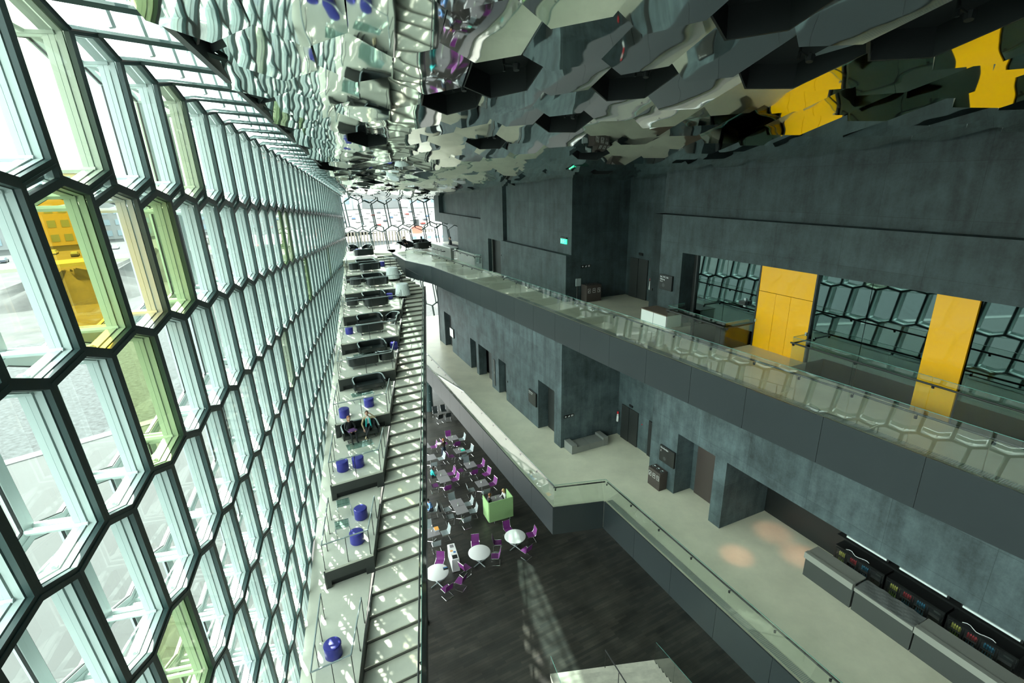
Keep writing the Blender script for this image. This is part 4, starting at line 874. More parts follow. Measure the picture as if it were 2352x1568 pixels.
# ================================================================== CAFE ON THE GROUND FLOOR
def sq_table():
    t = thing('cafe_table', '', 'table', group='square grey cafe tables')
    m = MB(); m.box((0, 0, .715), (.745, .745, .03)); m.build('table_top', 'ttop', t, bev=.006)
    m = MB(); m.tube([(0, 0, .7), (0, 0, .05)], .032, 10); m.build('column', 'chrome', t)
    for k in range(4):
        a = pi / 4 + k * pi / 2; m = MB(); m.tube([(0, 0, .07), (.36 * cos(a), .36 * sin(a), .022)], [.026, .02], 6); m.build('foot', 'chrome', t)
    return t
def rd_table():
    t = thing('round_table', '', 'table', group='round white cafe tables')
    m = MB(); m.lathe([(.57, .7), (.59, .71), (.59, .725), (.57, .735)], n=48); m.build('table_top', 'rtop', t, smooth=True)
    m = MB(); m.tube([(0, 0, .7), (0, 0, .05)], .04, 10); m.build('column', 'grey', t)
    for k in range(4):
        a = pi / 4 + k * pi / 2; m = MB(); m.tube([(0, 0, .075), (.42 * cos(a), .42 * sin(a), .026)], [.032, .024], 6); m.build('foot', 'grey', t)
    return t
def chair(mt, nm):
    t = thing('cafe_chair', '', 'chair', group=nm)
    def sheet(pts, wd):
        m = MB(); n = len(pts); vs = []
        for x in (-wd / 2, wd / 2): vs += [(x, y, z) for y, z in pts] + [(x, y + .0, z - .012) for y, z in pts]
        fs = []
        for i in range(n - 1):
            a, b, c, d = i, i + 1, 2 * n + i + 1, 2 * n + i; fs += [(a, b, c, d), (n + a, n + i + 1, 3 * n + i + 1, 3 * n + i)]
            fs += [(i, i + 1, n + i + 1, n + i), (2 * n + i, 3 * n + i, 3 * n + i + 1, 2 * n + i + 1)]
        fs += [(0, n, 3 * n, 2 * n), (n - 1, 2 * n - 1, 4 * n - 1, 3 * n - 1)]
        m.add(vs, fs); return m
    sheet([(.22, .445), (.18, .46), (0, .445), (-.16, .44)], .43).build('seat', mt, t, smooth=True)
    sheet([(-.16, .445), (-.215, .5), (-.25, .64), (-.30, .88)], .43).build('backrest', mt, t, smooth=True)
    for sx in (-.225, .225):
        m = MB(); m.tube([(sx, -.30, .89), (sx, -.25, .64), (sx, -.215, .5), (sx, -.16, .445), (sx, .18, .455), (sx, .23, .42), (sx, .16, .02), (sx, -.24, .014)], .011, 6); m.build('side_frame', 'chrome', t)
    m = MB(); m.tube([(-.225, -.30, .89), (.225, -.30, .89)], .011, 6); m.build('back_bar', 'chrome', t)
    m = MB(); m.tube([(-.225, -.24, .014), (.225, -.24, .014)], .011, 6); m.build('runner_bar', 'chrome', t)
    return t
tq, tr_, cp, cg = sq_table(), rd_table(), chair('purple', 'purple mesh cafe chairs'), chair('gmesh', 'grey mesh cafe chairs')
AX = Vector((NW.x, NW.y, 0)); AY = Vector((TW.x, TW.y, 0))
TB = {'a': (-4.71, 34.69, 'the far table behind the waiter'), 'b': (-4.01, 32.78, 'the table with the green leaflet'), 'c': (-3.07, 30.77, 'the single table past the green leaflet'),
      'd1': (-5.0, 29.76, 'the far stair-side double table half'), 'd2': (-4.69, 29.06, 'the near stair-side double table half'), 'e': (-2.15, 28.51, 'the table beyond the green screen'),
      'f1': (-3.57, 26.44, 'the far double table half by the screen'), 'f2': (-3.26, 25.75, 'the near double table half by the screen'), 'g': (-1.15, 26.75, 'the table inside the green screen'),
      'h': (-6.01, 31.86, 'the table left of the waiter'), 'i': (-6.7, 33.5, 'the far table nearest the stairs'), 'j': (-4.7, 23.77, 'the table with the stack of books'), 'k': (-5.65, 25.85, 'the table of the man in the blue shirt')}
def tput(proto, x, y, z, rz, label): return put(proto, (x, y), z, rz, label)
for key, (x, y, d) in TB.items(): tput(tq, x, y, 0, WRZ, 'square grey cafe table: ' + d)
RD = {'R1': (-4.02, 20.71, 'the round table with a leaflet'), 'R2': (-1.96, 22.08, 'the middle round table'), 'R3': (-.05, 23.29, 'the round table by the green screen')}
for key, (x, y, d) in RD.items(): tput(tr_, x, y, 0, 0, 'round white table: ' + d)
SIDE = {'N': AY, 'S': -AY, 'E': AX, 'W': -AX}; SN = {'N': 'far side', 'S': 'near side', 'E': 'gallery side', 'W': 'stair side'}
for key, sd_, mt in (('a', 'N', 'p'), ('a', 'S', 'p'), ('a', 'W', 'p'), ('a', 'E', 'g'), ('b', 'W', 'p'), ('b', 'E', 'g'), ('b', 'S', 'g'), ('c', 'W', 'p'), ('c', 'E', 'p'), ('c', 'S', 'p'), ('c', 'N', 'g'),
                     ('d1', 'E', 'p'), ('d2', 'E', 'p'), ('d2', 'W', 'p'), ('d2', 'S', 'p'), ('e', 'W', 'g'), ('e', 'E', 'p'), ('e', 'S', 'g'), 
                     ('f1', 'N', 'g'), ('f1', 'E', 'g'), ('f2', 'E', 'g'), ('f1', 'W', 'g'), ('f2', 'W', 'g'), ('f2', 'S', 'g'), ('j', 'N', 'g'), ('j', 'E', 'g'), ('j', 'S', 'g'), ('j', 'W', 'p'), ('k', 'E', 'g'), ('i', 'E', 'p'), ('h', 'S', 'g'), ('h', 'E', 'g')):
    x, y, d = TB[key]; v = SIDE[sd_]; dist = .66 + rnd.uniform(0, .1); jit = rnd.uniform(-.08, .08); side = Vector((-v.y, v.x, 0))
    p = Vector((x, y, 0)) + v * dist + side * jit; f = -v; rz = atan2(f.y, f.x) - pi / 2 + rnd.uniform(-.15, .15)
    tput(cp if mt == 'p' else cg, p.x, p.y, 0, rz, ('purple' if mt == 'p' else 'grey') + ' chair on the %s of ' % SN[sd_] + d)
for key, x, y, w_ in (('R1', -4.05, 21.75, 'behind'), ('R1', -2.84, 20.40, 'standing apart right of'), ('R1', -3.46, 19.9, 'in front of'), ('R1', -4.95, 20.5, 'half hidden by the stair wall at'), ('R2', -2.24, 23.05, 'behind'), ('R2', -2.65, 21.3, 'left of'), ('R2', -1.12, 22.1, 'right of'), ('R3', -.42, 24.2, 'behind'), ('R3', .85, 23.75, 'right of'), ('R3', -1.02, 23.15, 'left of'), ('R3', .52, 22.5, 'in front of')):
    tx, ty, d = RD[key]; f = Vector((tx - x, ty - y, 0)); rz = atan2(f.y, f.x) - pi / 2 + rnd.uniform(-.2, .2); tput(cp, x, y, 0, rz, 'purple mesh chair %s ' % w_ + d)
tput(cp, -1.95, 30.0, 0, 2.2, 'purple mesh chair pushed aside between two single tables')
# things on the tables
def vase(key, dx, dy, z=.73):
    x, y, d = TB[key]; t = thing('bud_vase', 'small green bud vase on ' + d, 'vase', (x + dx, y + dy, z), 0, 'bud vases'); m = MB(); m.lathe([(.025, 0), (.03, .05), (.015, .09), (.018, .11)], n=12); m.build('glass_body', 'rtop', t); m = MB(); m.tube([(0, 0, .08), (.01, 0, .17)], .006, 5); m.ell((.01, 0, .18), (.025, .025, .02), 8, 6); m.build('sprig', 'screen', t)
for k_ in 'abcegij': vase(k_, -.05, .05)
vase('f1', .08, -.3)
vase('d1', .05, -.3)
def leaflet(p, z, rz, mts, label, cat='leaflet', s=(.21, .3), th=.004):
    t = thing('leaflet', label, cat, (p[0], p[1], z), rz); m = MB(); m.box((0, 0, th / 2), (s[0], s[1], th)); m.build('sheet', mts[0], t)
    for i, mt in enumerate(mts[1:]): m = MB(); m.box((0, s[1] * (.25 - .4 * i), th + .0015), (s[0] * .8, s[1] * .3, .002)); m.build('print', mt, t)
leaflet((-3.8, 32.85), .73, .4, ('teal', 'paper'), 'green and white leaflet on a grey table right of the waiter', s=(.3, .42))
leaflet((-3.62, 20.95), .735, .3, ('sign', 'bluep'), 'dark leaflet with blue print on the round table by the stair wall', s=(.24, .2))
for i, (mt, dz, r_) in enumerate((('bluep', 0, .35), ('paper', .03, .45), ('orange', .055, .38))):
    b = thing('book', ('blue book at the bottom of the stack on a grey table', 'white book in the middle of the stack on a grey table', 'orange and white book on top of the stack on a grey table')[i], 'book', (-4.5, 23.98, .73 + dz), r_, 'stack of books')
    m = MB(); m.box((0, 0, .0125), (.24, .32, .022)); m.build('pages', 'paper', b); m = MB(); m.box((0, 0, .0245), (.245, .325, .002)); m.build('cover', mt, b)
# magazine stand
t = thing('magazine_stand', 'low white three-bay magazine stand between round tables', 'stand', (-3.35, 22.1, 0), atan2(-1.25, .4) + pi / 2)
m = MB(); m.box((0, 0, .4), (.40, 1.26, .76)); m.build('body', 'rtop', t, bev=.01)
for i in range(3): m = MB(); m.box((0, (i - 1) * .42, .79), (.36, .39, .02)); m.build('tray', 'paper', t, bev=.004)
for i, (mt, lab) in enumerate((('sign', 'dark picture card in the near bay of the white magazine stand'), ('bluep', 'blue print card in the middle bay of the white magazine stand'), ('orange', 'orange print card in the middle bay of the white magazine stand'), ('ttop', 'grey magazine in the far bay of the white magazine stand'))):
    P = t.matrix_basis @ Vector(((0, .06, -.08, 0)[i], (-.42, -.07, .06, .42)[i], .802)); m = MB(); m.box((0, 0, .002), ((.26, .12, .14, .2)[i], (.28, .12, .1, .24)[i], .004)); tag(m.build('magazine', mt, None, tuple(P), t.rotation_euler.z), lab, 'magazine')
# green screen
t = thing('partition_screen', 'lime green felt three-sided screen around a cafe table', 'screen')
Q = [Vector((-1.94, 26.1, 0)), Vector((-1.56, 25.25, 0)), Vector((-.14, 25.85, 0)), Vector((-.52, 26.7, 0))]
for a, b in zip(Q, Q[1:]):
    d = (b - a).normalized(); n_ = Vector((-d.y, d.x, 0)) * .03; m = MB(); m.hexa([a - n_ + Vector((0, 0, .14)), b - n_ + Vector((0, 0, .14)), b + n_ + Vector((0, 0, .14)), a + n_ + Vector((0, 0, .14))], [a - n_ + Vector((0, 0, 1.5)), b - n_ + Vector((0, 0, 1.5)), b + n_ + Vector((0, 0, 1.5)), a + n_ + Vector((0, 0, 1.5))]); m.build('felt_panel', 'screen', t, bev=.015)
for p in (Q[1] + Vector((.3, .13, 0)), Q[2] - Vector((.2, .08, 0))): m = MB(); m.tube([p + Vector((0, 0, .16)), p], .018, 8); m.build('leg', 'grey', t)
# column and counters under the gallery
t = thing('column', 'dark steel column with rivets under the lower gallery', 'column', (-7.5, 41.2, 0)); t['kind'] = 'structure'; del t['category']
m = MB(); m.lathe([(.34, 0), (.34, 4.3)], n=28); m.build('shaft', 'frame', t, smooth=True)
for z_ in (1.0, 1.8, 2.6, 3.4):
    for a in (-2.0, -1.2): m = MB(); m.ell((.34 * cos(a), .34 * sin(a), z_), (.03, .03, .03), 8, 6); m.build('rivet', 'grey', t)
def far_counter(p, rz, label, lx, ly):
    t = thing('display_counter', label, 'counter', (p[0], p[1], 0), rz); m = MB(); m.box((0, 0, .45), (lx, ly, .9)); m.build('body', 'paper', t); m = MB(); m.box((0, 0, .93), (lx + .06, ly + .06, .05)); m.build('top', 'rtop', t)
    for i in range(4): m = MB(); m.box((lx * (-.375 + .25 * i), -ly / 2 - .012, .45), (lx * .23, .02, .8)); m.build('front_panel', 'grey', t)
far_counter((-5.0, 43.2), WRZ, 'white display counter in the far cafe behind the column', 2.4, .9)
def dark_chair_loop():
    proto = chair('leather', 'black chairs in the far cafe'); n = 0
    for i in range(4):
        for j in range(2):
            p = Vector((-6.35, 38.9, 0)) + AX * (i * .75) + AY * (j * 1.25 - .2); n += 1
            put(proto, (p.x, p.y), 0, WRZ + (0 if j == 0 else pi) + rnd.uniform(-.3, .3), 'black cafe chair %s from the stairs in the %s far row' % (('first', 'second', 'third', 'fourth')[i], ('nearer', 'farther')[j]))
dark_chair_loop()

# ---- stair flight climbing towards the near end, bottom of the view
fs_ = struct(link('stair_flight', None), 'pale stair flight rising from the cafe floor at the near end'); ex_ = Vector((5.78 - 1.23, 16.11 - 15.56, 0)).normalized(); ey_ = Vector((ex_.y, -ex_.x, 0))
o_ = Vector((1.3, 15.55, 0))
for i in range(16):
    m = MB(); a = o_ + ey_ * (i * .32); b = a + ex_ * 4.45; lo = [a, b, b + ey_ * .34, a + ey_ * .34]; zt = (i + 1) * .155
    m.hexa([v + Vector((0, 0, max(0, zt - .3))) for v in lo], [v + Vector((0, 0, zt)) for v in lo]); m.build('step', 'stone', fs_)
for s_, lab in ((0.0, 'glass balustrade on the stair side of the near flight'), (4.45, 'glass balustrade on the gallery side of the near flight')):
    glass_rail('glass_balustrade', lab, [o_ + ex_ * s_ + ey_ * .05 + Vector((0, 0, .16)), o_ + ex_ * s_ + ey_ * 5 + Vector((0, 0, .16 + 5 * .484))], pane=1.6, h=1.0, hand=None)
t = thing('handrail', 'slim steel handrail on posts in the middle of the near flight', 'handrail'); m = MB(); c0 = o_ + ex_ * 2.3
m.tube([c0 + Vector((0, 0, 1.05)), c0 + ey_ * 5 + Vector((0, 0, 1.05 + 5 * .484))], .025, 8); m.build('rail', 'black', t)
for d_ in (.05, 1.6, 3.2, 4.8): m = MB(); p = c0 + ey_ * d_; m.tube([p + Vector((0, 0, .155 + d_ * .484 - .05)), p + Vector((0, 0, 1.05 + d_ * .484))], .016, 6); m.build('post', 'black', t)

# ================================================================== FAR UPPER BAR
t = thing('bar_counter', 'pale bar counter with stools at the far end of the upper gallery', 'counter'); 
b0, b1 = Vector((-7.35, 47.6, 0)), Vector((-5.1, 43.5, 0)); d = (b1 - b0).normalized(); n_ = Vector((-d.y, d.x, 0)); n_ = n_ if n_.x > 0 else -n_
m = MB(); lo = [b0, b1, b1 + n_ * .6, b0 + n_ * .6]; m.hexa([v + Vector((0, 0, L2)) for v in lo], [v + Vector((0, 0, L2 + 1.02)) for v in lo]); m.build('body', 'bench', t); lo = [b0 - n_ * .05, b1 - n_ * .05, b1 + n_ * .7, b0 + n_ * .7]; m = MB(); m.hexa([v + Vector((0, 0, L2 + 1.02)) for v in lo], [v + Vector((0, 0, L2 + 1.08)) for v in lo]); m.build('top', 'rtop', t)
def stool():
    t = thing('bar_stool', '', 'stool', group='bar stools at the far bar'); m = MB(); m.lathe([(.19, 0), (.19, .015), (.03, .03)], n=18); m.build('base', 'chrome', t); m = MB(); m.tube([(0, 0, .02), (0, 0, .72)], .025, 8); m.build('stem', 'chrome', t); m = MB(); m.box((0, 0, .74), (.36, .34, .05)); m.box((0, -.17, .84), (.36, .03, .2)); m.build('seat', 'leather', t, bev=.015); m = MB(); m.tube([(.13 * cos(a), .13 * sin(a), .3) for a in [i * pi / 6 for i in range(12)]], .01, 5, closed=True); m.build('foot_ring', 'chrome', t); return t
bs = stool()
for i in range(4): p = b0.lerp(b1, .3 + i * .19) - n_ * .5; put(bs, (p.x, p.y), L2, atan2(n_.y, n_.x) - pi / 2, 'bar stool at the far bar, %s from the window' % ('first', 'second', 'third', 'fourth')[i])
t = thing('back_bar', 'dark back bar with bottles behind the far counter', 'cabinet'); c_ = b0.lerp(b1, .55) + n_ * 1.35; m = MB(); m.box((c_.x, c_.y, L2 + .5), (.4, 2.6, 1.0), atan2(n_.y, n_.x)); m.build('body', 'black', t)
for i in range(3): put(sofa0, ((-10.7, 51.6), (-8.7, 51.0), (-9.4, 53.2))[i], L2, (FS + .3, FS + pi + .1, FS)[i], ('black sofa at the far window, under the seated silhouette', 'black sofa seen from behind beside the far bar', 'black sofa closest to the far window panes')[i])
for p, lab in (((-9.9, 49.9), 'low dark table on the far landing by the window sofas'), ((-8.0, 48.9), 'low dark table near the far bar')): coffee(p, L2, FS, lab, 1.2, .6)

# ================================================================== PEOPLE
def skin_mesh(verts, edges, root=0):
    me = bpy.data.meshes.new('body'); me.from_pydata([v[0] for v in verts], edges, []); o = bpy.data.objects.new('tmp_body', me); COL.objects.link(o)
    md = o.modifiers.new('skin', 'SKIN'); md.use_smooth_shade = True; sv = me.skin_vertices[0].data
    for i, v in enumerate(verts): sv[i].radius = (v[1], v[1] * (v[2] if len(v) > 2 else 1)); sv[i].use_root = (i == root)
    s_ = o.modifiers.new('sub', 'SUBSURF'); s_.levels = 1; s_.render_levels = 1
    dg = bpy.context.evaluated_depsgraph_get(); out = bpy.data.meshes.new_from_object(o.evaluated_get(dg)); bpy.data.objects.remove(o); return out
def person(label, loc, rz, top, bottom, hair, pose, shoe='cblack', long_hair=False, group=None, inner=None):
    J = dict(pose); 
    names = ['pelvis', 'belly', 'chest', 'neck', 'headb']; rad = {'pelvis': (.13, .85), 'belly': (.125, .85), 'chest': (.15, .75), 'neck': (.052, 1), 'headb': (.06, 1)}
    V = []; idx = {}
    def addv(n, p, r, k=1): idx[n] = len(V); V.append((p, r, k))
    for n in names: addv(n, J[n], *rad[n])
    Ed = [(0, 1), (1, 2), (2, 3), (3, 4)]; grp = {}
    for s in ('l', 'r'):
        for n, r in (('sh', .062), ('el', .045), ('wr', .03)): addv(n + s, J[n + s], r)
        for n, r in (('hip', .088), ('kn', .058), ('an', .04), ('toe', .038)): addv(n + s, J[n + s], r)
        Ed += [(idx['chest'], idx['sh' + s]), (idx['sh' + s], idx['el' + s]), (idx['el' + s], idx['wr' + s]), (0, idx['hip' + s]), (idx['hip' + s], idx['kn' + s]), (idx['kn' + s], idx['an' + s]), (idx['an' + s], idx['toe' + s])]
    me = skin_mesh(V, Ed)
    mats = ['skin', top, bottom, shoe, inner or top, 'hairk']
    for mm in mats: me.materials.append(M[mm])
    inv_ = {v: k for k, v in idx.items()}
    def bone_mat(a, b):
        a, b = inv_[a], inv_[b]
        if a == 'neck' or b == 'headb': return 0
        if a[:3] == 'hip' or a == 'pelvis': return 2
        if a[:2] == 'kn': return 2
        if a[:2] == 'an': return 3
        return 1
    segs = [(Vector(V[a][0]), Vector(V[b][0]), bone_mat(a, b)) for a, b in Ed]
    for p in me.polygons:
        c = p.center; best = min(segs, key=lambda s: ((c - (s[0] + (s[1] - s[0]) * max(0, min(1, (c - s[0]).dot(s[1] - s[0]) / max(1e-6, (s[1] - s[0]).length_squared))))).length)); p.material_index = best[2]
        if best[2] == 1 and inner and abs(c.x - J['chest'][0]) < .06 and c.z > J['belly'][2] - .02 and c.y < J['chest'][1] - .03: p.material_index = 4
        p.use_smooth = True
    # head, hands and face joined into the same body mesh
    bm = bmesh.new(); bm.from_mesh(me); H = Vector(J['head']); x = MB(); x.mat(0).ell(H, (.076, .094, .115), 14, 10); x.ell(H + Vector((0, -.098, -.012)), (.013, .02, .022), 6, 5)
    for s in (-1, 1): x.ell(H + Vector((s * .078, .005, -.01)), (.012, .02, .028), 6, 5); x.mat(5).ell(H + Vector((s * .03, -.088, .012)), (.011, .008, .008), 6, 5).mat(0)
    x.mat(5).box(H + Vector((0, -.088, -.055)), (.04, .008, .006)); x.mat(0)
    for s in ('l', 'r'):
        w_, e_ = Vector(J['wr' + s]), Vector(J['el' + s]); d = (w_ - e_).normalized(); sd2 = d.cross(Vector((0, 0, 1))); sd2 = sd2.normalized() if sd2.length > .1 else Vector((1, 0, 0)); up = sd2.cross(d)
        pc = w_ + d * .045; x.tube([w_ - d * .01, w_ + d * .03, w_ + d * .085], [.026, .036, .03], 8)
        for k in range(4): q = w_ + d * .08 + sd2 * ((k - 1.5) * .019); L_ = (.062, .072, .068, .052)[k]; x.tube([q, q + d * L_ * .5 - up * .006, q + d * L_ * .85 - up * .028], [.0095, .009, .007], 6)
        q = w_ + d * .03 + sd2 * .032; x.tube([q, q + d * .035 + sd2 * .02, q + d * .06 + sd2 * .016 - up * .012], [.011, .01, .008], 6)
    b0_ = len(bm.verts)
    tm = x.mesh('t', mats); bm.from_mesh(tm); bm.to_mesh(me); bm.free(); bpy.data.meshes.remove(tm)
    me.polygons.foreach_set('use_smooth', [True] * len(me.polygons))
    t = thing('person', label, 'person', loc, rz, group); link('body', me, t)
    h = MB(); h.ell(H + Vector((0, .02, .028)), (.088, .094, .108), 14, 10)
    if long_hair: h.ell(H + Vector((0, .055, -.06)), (.085, .06, .14), 12, 8)
    hm = h.build('hair', hair, t, smooth=True)
    return t
def standing(lean=0, rarm=None, larm=None, stride=.0):
    J = dict(pelvis=(0, 0, .95), belly=(0, -.01, 1.1), chest=(0, 0, 1.31), neck=(0, .01, 1.47), headb=(0, 0, 1.54), head=(0, -.015, 1.62))
    for s, g in (('l', -1), ('r', 1)):
        J['sh' + s] = (g * .18, .01, 1.41); J['el' + s] = (g * .24, .04, 1.14); J['wr' + s] = (g * .24, -.05, .92); J['hip' + s] = (g * .09, 0, .9); J['kn' + s] = (g * .1, -.03 - g * stride, .49); J['an' + s] = (g * .1, .02 + g * stride, .075); J['toe' + s] = (g * .12, -.13 + g * stride, .04)
    if rarm: J['elr'], J['wrr'] = rarm
    if larm: J['ell'], J['wrl'] = larm
    return J
def seated(lean=.0, seat=.46, rarm=None, larm=None, cross=False, turn=0):
    z = seat + .09; J = dict(pelvis=(0, 0, z), belly=(0, -lean * .35, z + .17), chest=(0, -lean * .8, z + .37), neck=(0, -lean * 1.1, z + .53), headb=(turn * .2, -lean * 1.2 - .01, z + .6), head=(turn * .3, -lean * 1.3 - .03, z + .68))
    for s, g in (('l', -1), ('r', 1)):
        J['sh' + s] = (g * .18, -lean * .95, z + .46); J['el' + s] = (g * .25, -lean - .06, z + .2); J['wr' + s] = (g * .14, -lean - .3, z + .14); J['hip' + s] = (g * .1, -.03, z - .01); J['kn' + s] = (g * .12, -.45, z + .02); J['an' + s] = (g * .12, -.48, .08); J['toe' + s] = (g * .13, -.62, .045)
    if cross: J['knr'] = (.02, -.48, z + .12); J['anr'] = (-.16, -.66, z - .22); J['toer'] = (-.2, -.78, z - .28); 
    if rarm: J['elr'], J['wrr'] = rarm
    if larm: J['ell'], J['wrl'] = larm
    return J
sp = Vector((*against(3, 1.05, .5), ZP(3)))
p1 = sp - DS * .5 - BK * .02; p2 = sp + DS * .42 - BK * .02
person('seated woman in black with a purple bag on her lap, on the terrace sofa', tuple(p1), FS + .25, 'cblack', 'cblack', 'hairg', seated(.06, .42), long_hair=True)
woman2 = person('seated woman in tan jacket, hand to her head, on the terrace sofa', tuple(p2), FS - .2, 'ctan', 'cblack', 'hairb', seated(-.02, .42, larm=((-.3, -.15, .72), (-.22, -.35, .52)), rarm=((.36, -.02, .92), (.14, -.02, 1.14)), cross=True, turn=-.1), shoe='ctan', inner='cwhite')
sc_ = MB(); q2 = Vector((0, 0, .42))
for g in (-1, 1): sc_.tube([(g * .05, .03, .98), (g * .085, -.12, .9), (g * .1, -.15, .7), (g * .13, -.2, .5)], [.03, .035, .04, .03], 8)
sc_.build('scarf', 'cteal', woman2)
bgm = MB(); bgm.box((0, -.3, .64), (.42, .3, .07)); tag(bgm.build('handbag', 'cpurp', None, tuple(p1), FS + .25, bev=.03), 'purple bag on the lap of the woman in black', 'bag')
person('standing waiter in dark waistcoat carrying a tray towards the tables', (-5.15, 32.75, 0), -2.2, 'cbrown', 'cjean', 'hairg', standing(larm=((-.26, -.08, 1.18), (-.16, -.32, 1.16)), rarm=((.26, -.08, 1.18), (.14, -.32, 1.16)), stride=.08), inner='cwhite')
m = MB(); m.lathe([(.17, 0), (.19, .015), (.18, .018)], n=20); rz_ = -2.2; tv = Matrix.Rotation(rz_, 3, 'Z') @ Vector((0, -.46, 1.17)); tag(m.build('serving_tray', 'rtop', None, (-5.15 + tv.x, 32.75 + tv.y, tv.z)), 'round white tray in the hands of the waiter', 'tray')
kp = Vector((-5.65, 25.85, 0)) + AX * .68
person('man in light blue shirt leaning over a cafe table by the stair wall', (kp.x, kp.y, 0), WRZ - pi / 2, 'cblue', 'cblack', 'hairk', seated(.2, .46, larm=((-.27, -.28, .74), (-.1, -.5, .78)), rarm=((.27, -.28, .74), (.1, -.5, .78))))
m = MB(); kb = kp + AX * .36; m.hexa([kb + AY * g * .2 + AX * o2 + Vector((0, 0, z_)) for g, o2, z_ in ((-1, 0, .3), (1, 0, .3), (1, .12, .3), (-1, .12, .3))], [kb + AY * g * .2 + AX * o2 + Vector((0, 0, z_)) for g, o2, z_ in ((-1, -.06, .95), (1, -.06, .95), (1, .0, .93), (-1, .0, .93))])
tag(m.build('jacket', 'cblack', bev=.03), 'black jacket hung over the chair of the man in blue', 'jacket')
m = MB(); m.lathe([(.06, 0), (.1, .012), (.11, .018)], n=18); tag(m.build('plate', 'rtop', None, (-5.4, 25.75, .731)), 'white plate in front of the man in blue', 'plate')
person('person in turquoise jacket seated beside the double table by the stair wall', (-5.62, 29.62, 0), WRZ + pi / 2, 'cteal', 'cblack', 'hairk', seated(.1, .46), long_hair=True)
gp = Vector((-1.15, 26.75, 0))
person('blond person in white seated at the table inside the green screen', tuple(gp + AX * .62 - AY * .05), WRZ - pi / 2, 'cwhite', 'cjean', 'hairl', seated(.12, .46), long_hair=True)
person('auburn-haired person in black seated at the stair side of the green screen', tuple(gp - AX * .6 - AY * .1), WRZ + pi / 2, 'cblack', 'cblack', 'hairg', seated(.08, .46))
m = MB(); m.lathe([(.03, 0), (.035, .1)], n=12); tag(m.build('water_glass', 'glass', None, (gp.x - .1, gp.y - .2, .731)), 'clear water glass on the table inside the green screen', 'glass')
person('dark-haired person in black on the sofa at the far window', (-10.7, 51.55, L2), FS + .3, 'cblack', 'cblack', 'hairk', seated(0, .42), long_hair=True)
person('person in black leaning forward beside the far bar sofa', (-8.75, 51.1, L2), FS + pi + .1, 'cblack', 'cblack', 'hairk', seated(.2, .42), long_hair=True)
person('bartender in black behind the far bar', tuple(b0.lerp(b1, .5) + n_ * .95 + Vector((0, 0, L2))), atan2(n_.y, n_.x) - pi / 2, 'cblack', 'cblack', 'hairk', standing())

# ================================================================== OUTSIDE
def ground(name, pts, z, mt, label):
    m = MB(); m.prism(pts, z - .2, z); return struct(m.build(name, mt), label)
def OUT(d, u): P = FT * u - FV * d; return (P.x, P.y)     # d: distance out from the hall axis, u along the facade
def SC2(s_, c_): return (-.7071 * s_ + .7071 * c_, .7071 * s_ + .7071 * c_)      # s outwards to the town, c along the town front
def oband(name, s0, s1, z, mt, label, c0=-160, c1=48): return ground(name, [SC2(s0, c0), SC2(s1, c0), SC2(s1, c1), SC2(s0, c1)], z, mt, label)
ground('ground_paving', [OUT(3.9, -60), OUT(3.9, 53), SC2(50.3, 48), SC2(50.3, -160), SC2(-40, -160)], -.05, 'pave', 'pale paving outside the glass facade')
oband('ground_kerb', 50.3, 51.3, .02, 'kerb', 'white kerb strip beyond the paving'); oband('ground_gravel', 51.3, 91, -.04, 'gravel', 'coarse grey gravel bed outside'); oband('ground_earth', 91, 178, -.06, 'dirt', 'bare earth beyond the gravel'); oband('ground_verge', 178, 186, -.05, 'grass', 'green verge by the road'); oband('ground_road', 186, 197, -.03, 'kerb', 'pale road beyond the verge', -160, 110); oband('ground_parking', 197, 420, -.08, 'asphalt', 'car park in front of the town buildings', -160, 130)
ground('ground_quay', [(-17, 54), (6, 56), (60, 118), (-62, 128), (-42, 72)], -.25, 'pave', 'pale quay apron beyond the far window')
for (s_, c_, h_, rr_) in ((125, 8, 5, 16), (118, -14, 4, 14), (140, 26, 6, 20), (132, -40, 5, 22)):
    m = MB(); n_e = 26
    rings_ = [[(rr_ * f * (1 + .18 * sin(3 * k * 2 * pi / n_e + s_)) * cos(2 * pi * k / n_e), rr_ * .6 * f * (1 + .15 * cos(5 * k * 2 * pi / n_e)) * sin(2 * pi * k / n_e), h_ * (1 - f) * (1 + .2 * sin(k * 1.7))) for k in range(n_e)] for f in (1, .8, .55, .3, .08)]
    m.add([p for R_ in rings_ for p in R_], [(i * n_e + k, i * n_e + (k + 1) % n_e, (i + 1) * n_e + (k + 1) % n_e, (i + 1) * n_e + k) for i in range(4) for k in range(n_e)] + [tuple(4 * n_e + k for k in range(n_e))])
    o = m.build('ground_mound', 'dirt', None, (*SC2(s_, c_), -.1), radians(45), smooth=True); struct(o, 'heap of bare earth on the building site outside')
def building(label, d, u, w_, dep, h, mt, floors, bays, roof='broof'):
    x, y = SC2(d, u); t = thing('building', label, 'building', (x, y, 0), radians(45)); m = MB(); m.box((0, 0, h / 2), (w_, dep, h)); m.build('walls', mt, t); m = MB(); m.box((0, 0, h + .3), (w_ + .8, dep + .8, .6)); m.build('roof', roof, t)
    sh = MB(); sh.box((0, 0, 0), (w_ / bays * .6, .3, h / floors * .5)); me = sh.mesh('window', 'bglass')
    for i in range(bays):
        for j in range(floors): link('window', me, t, (w_ * (-.5 + (i + .5) / bays), -dep / 2 - .05, h * (j + .55) / floors))
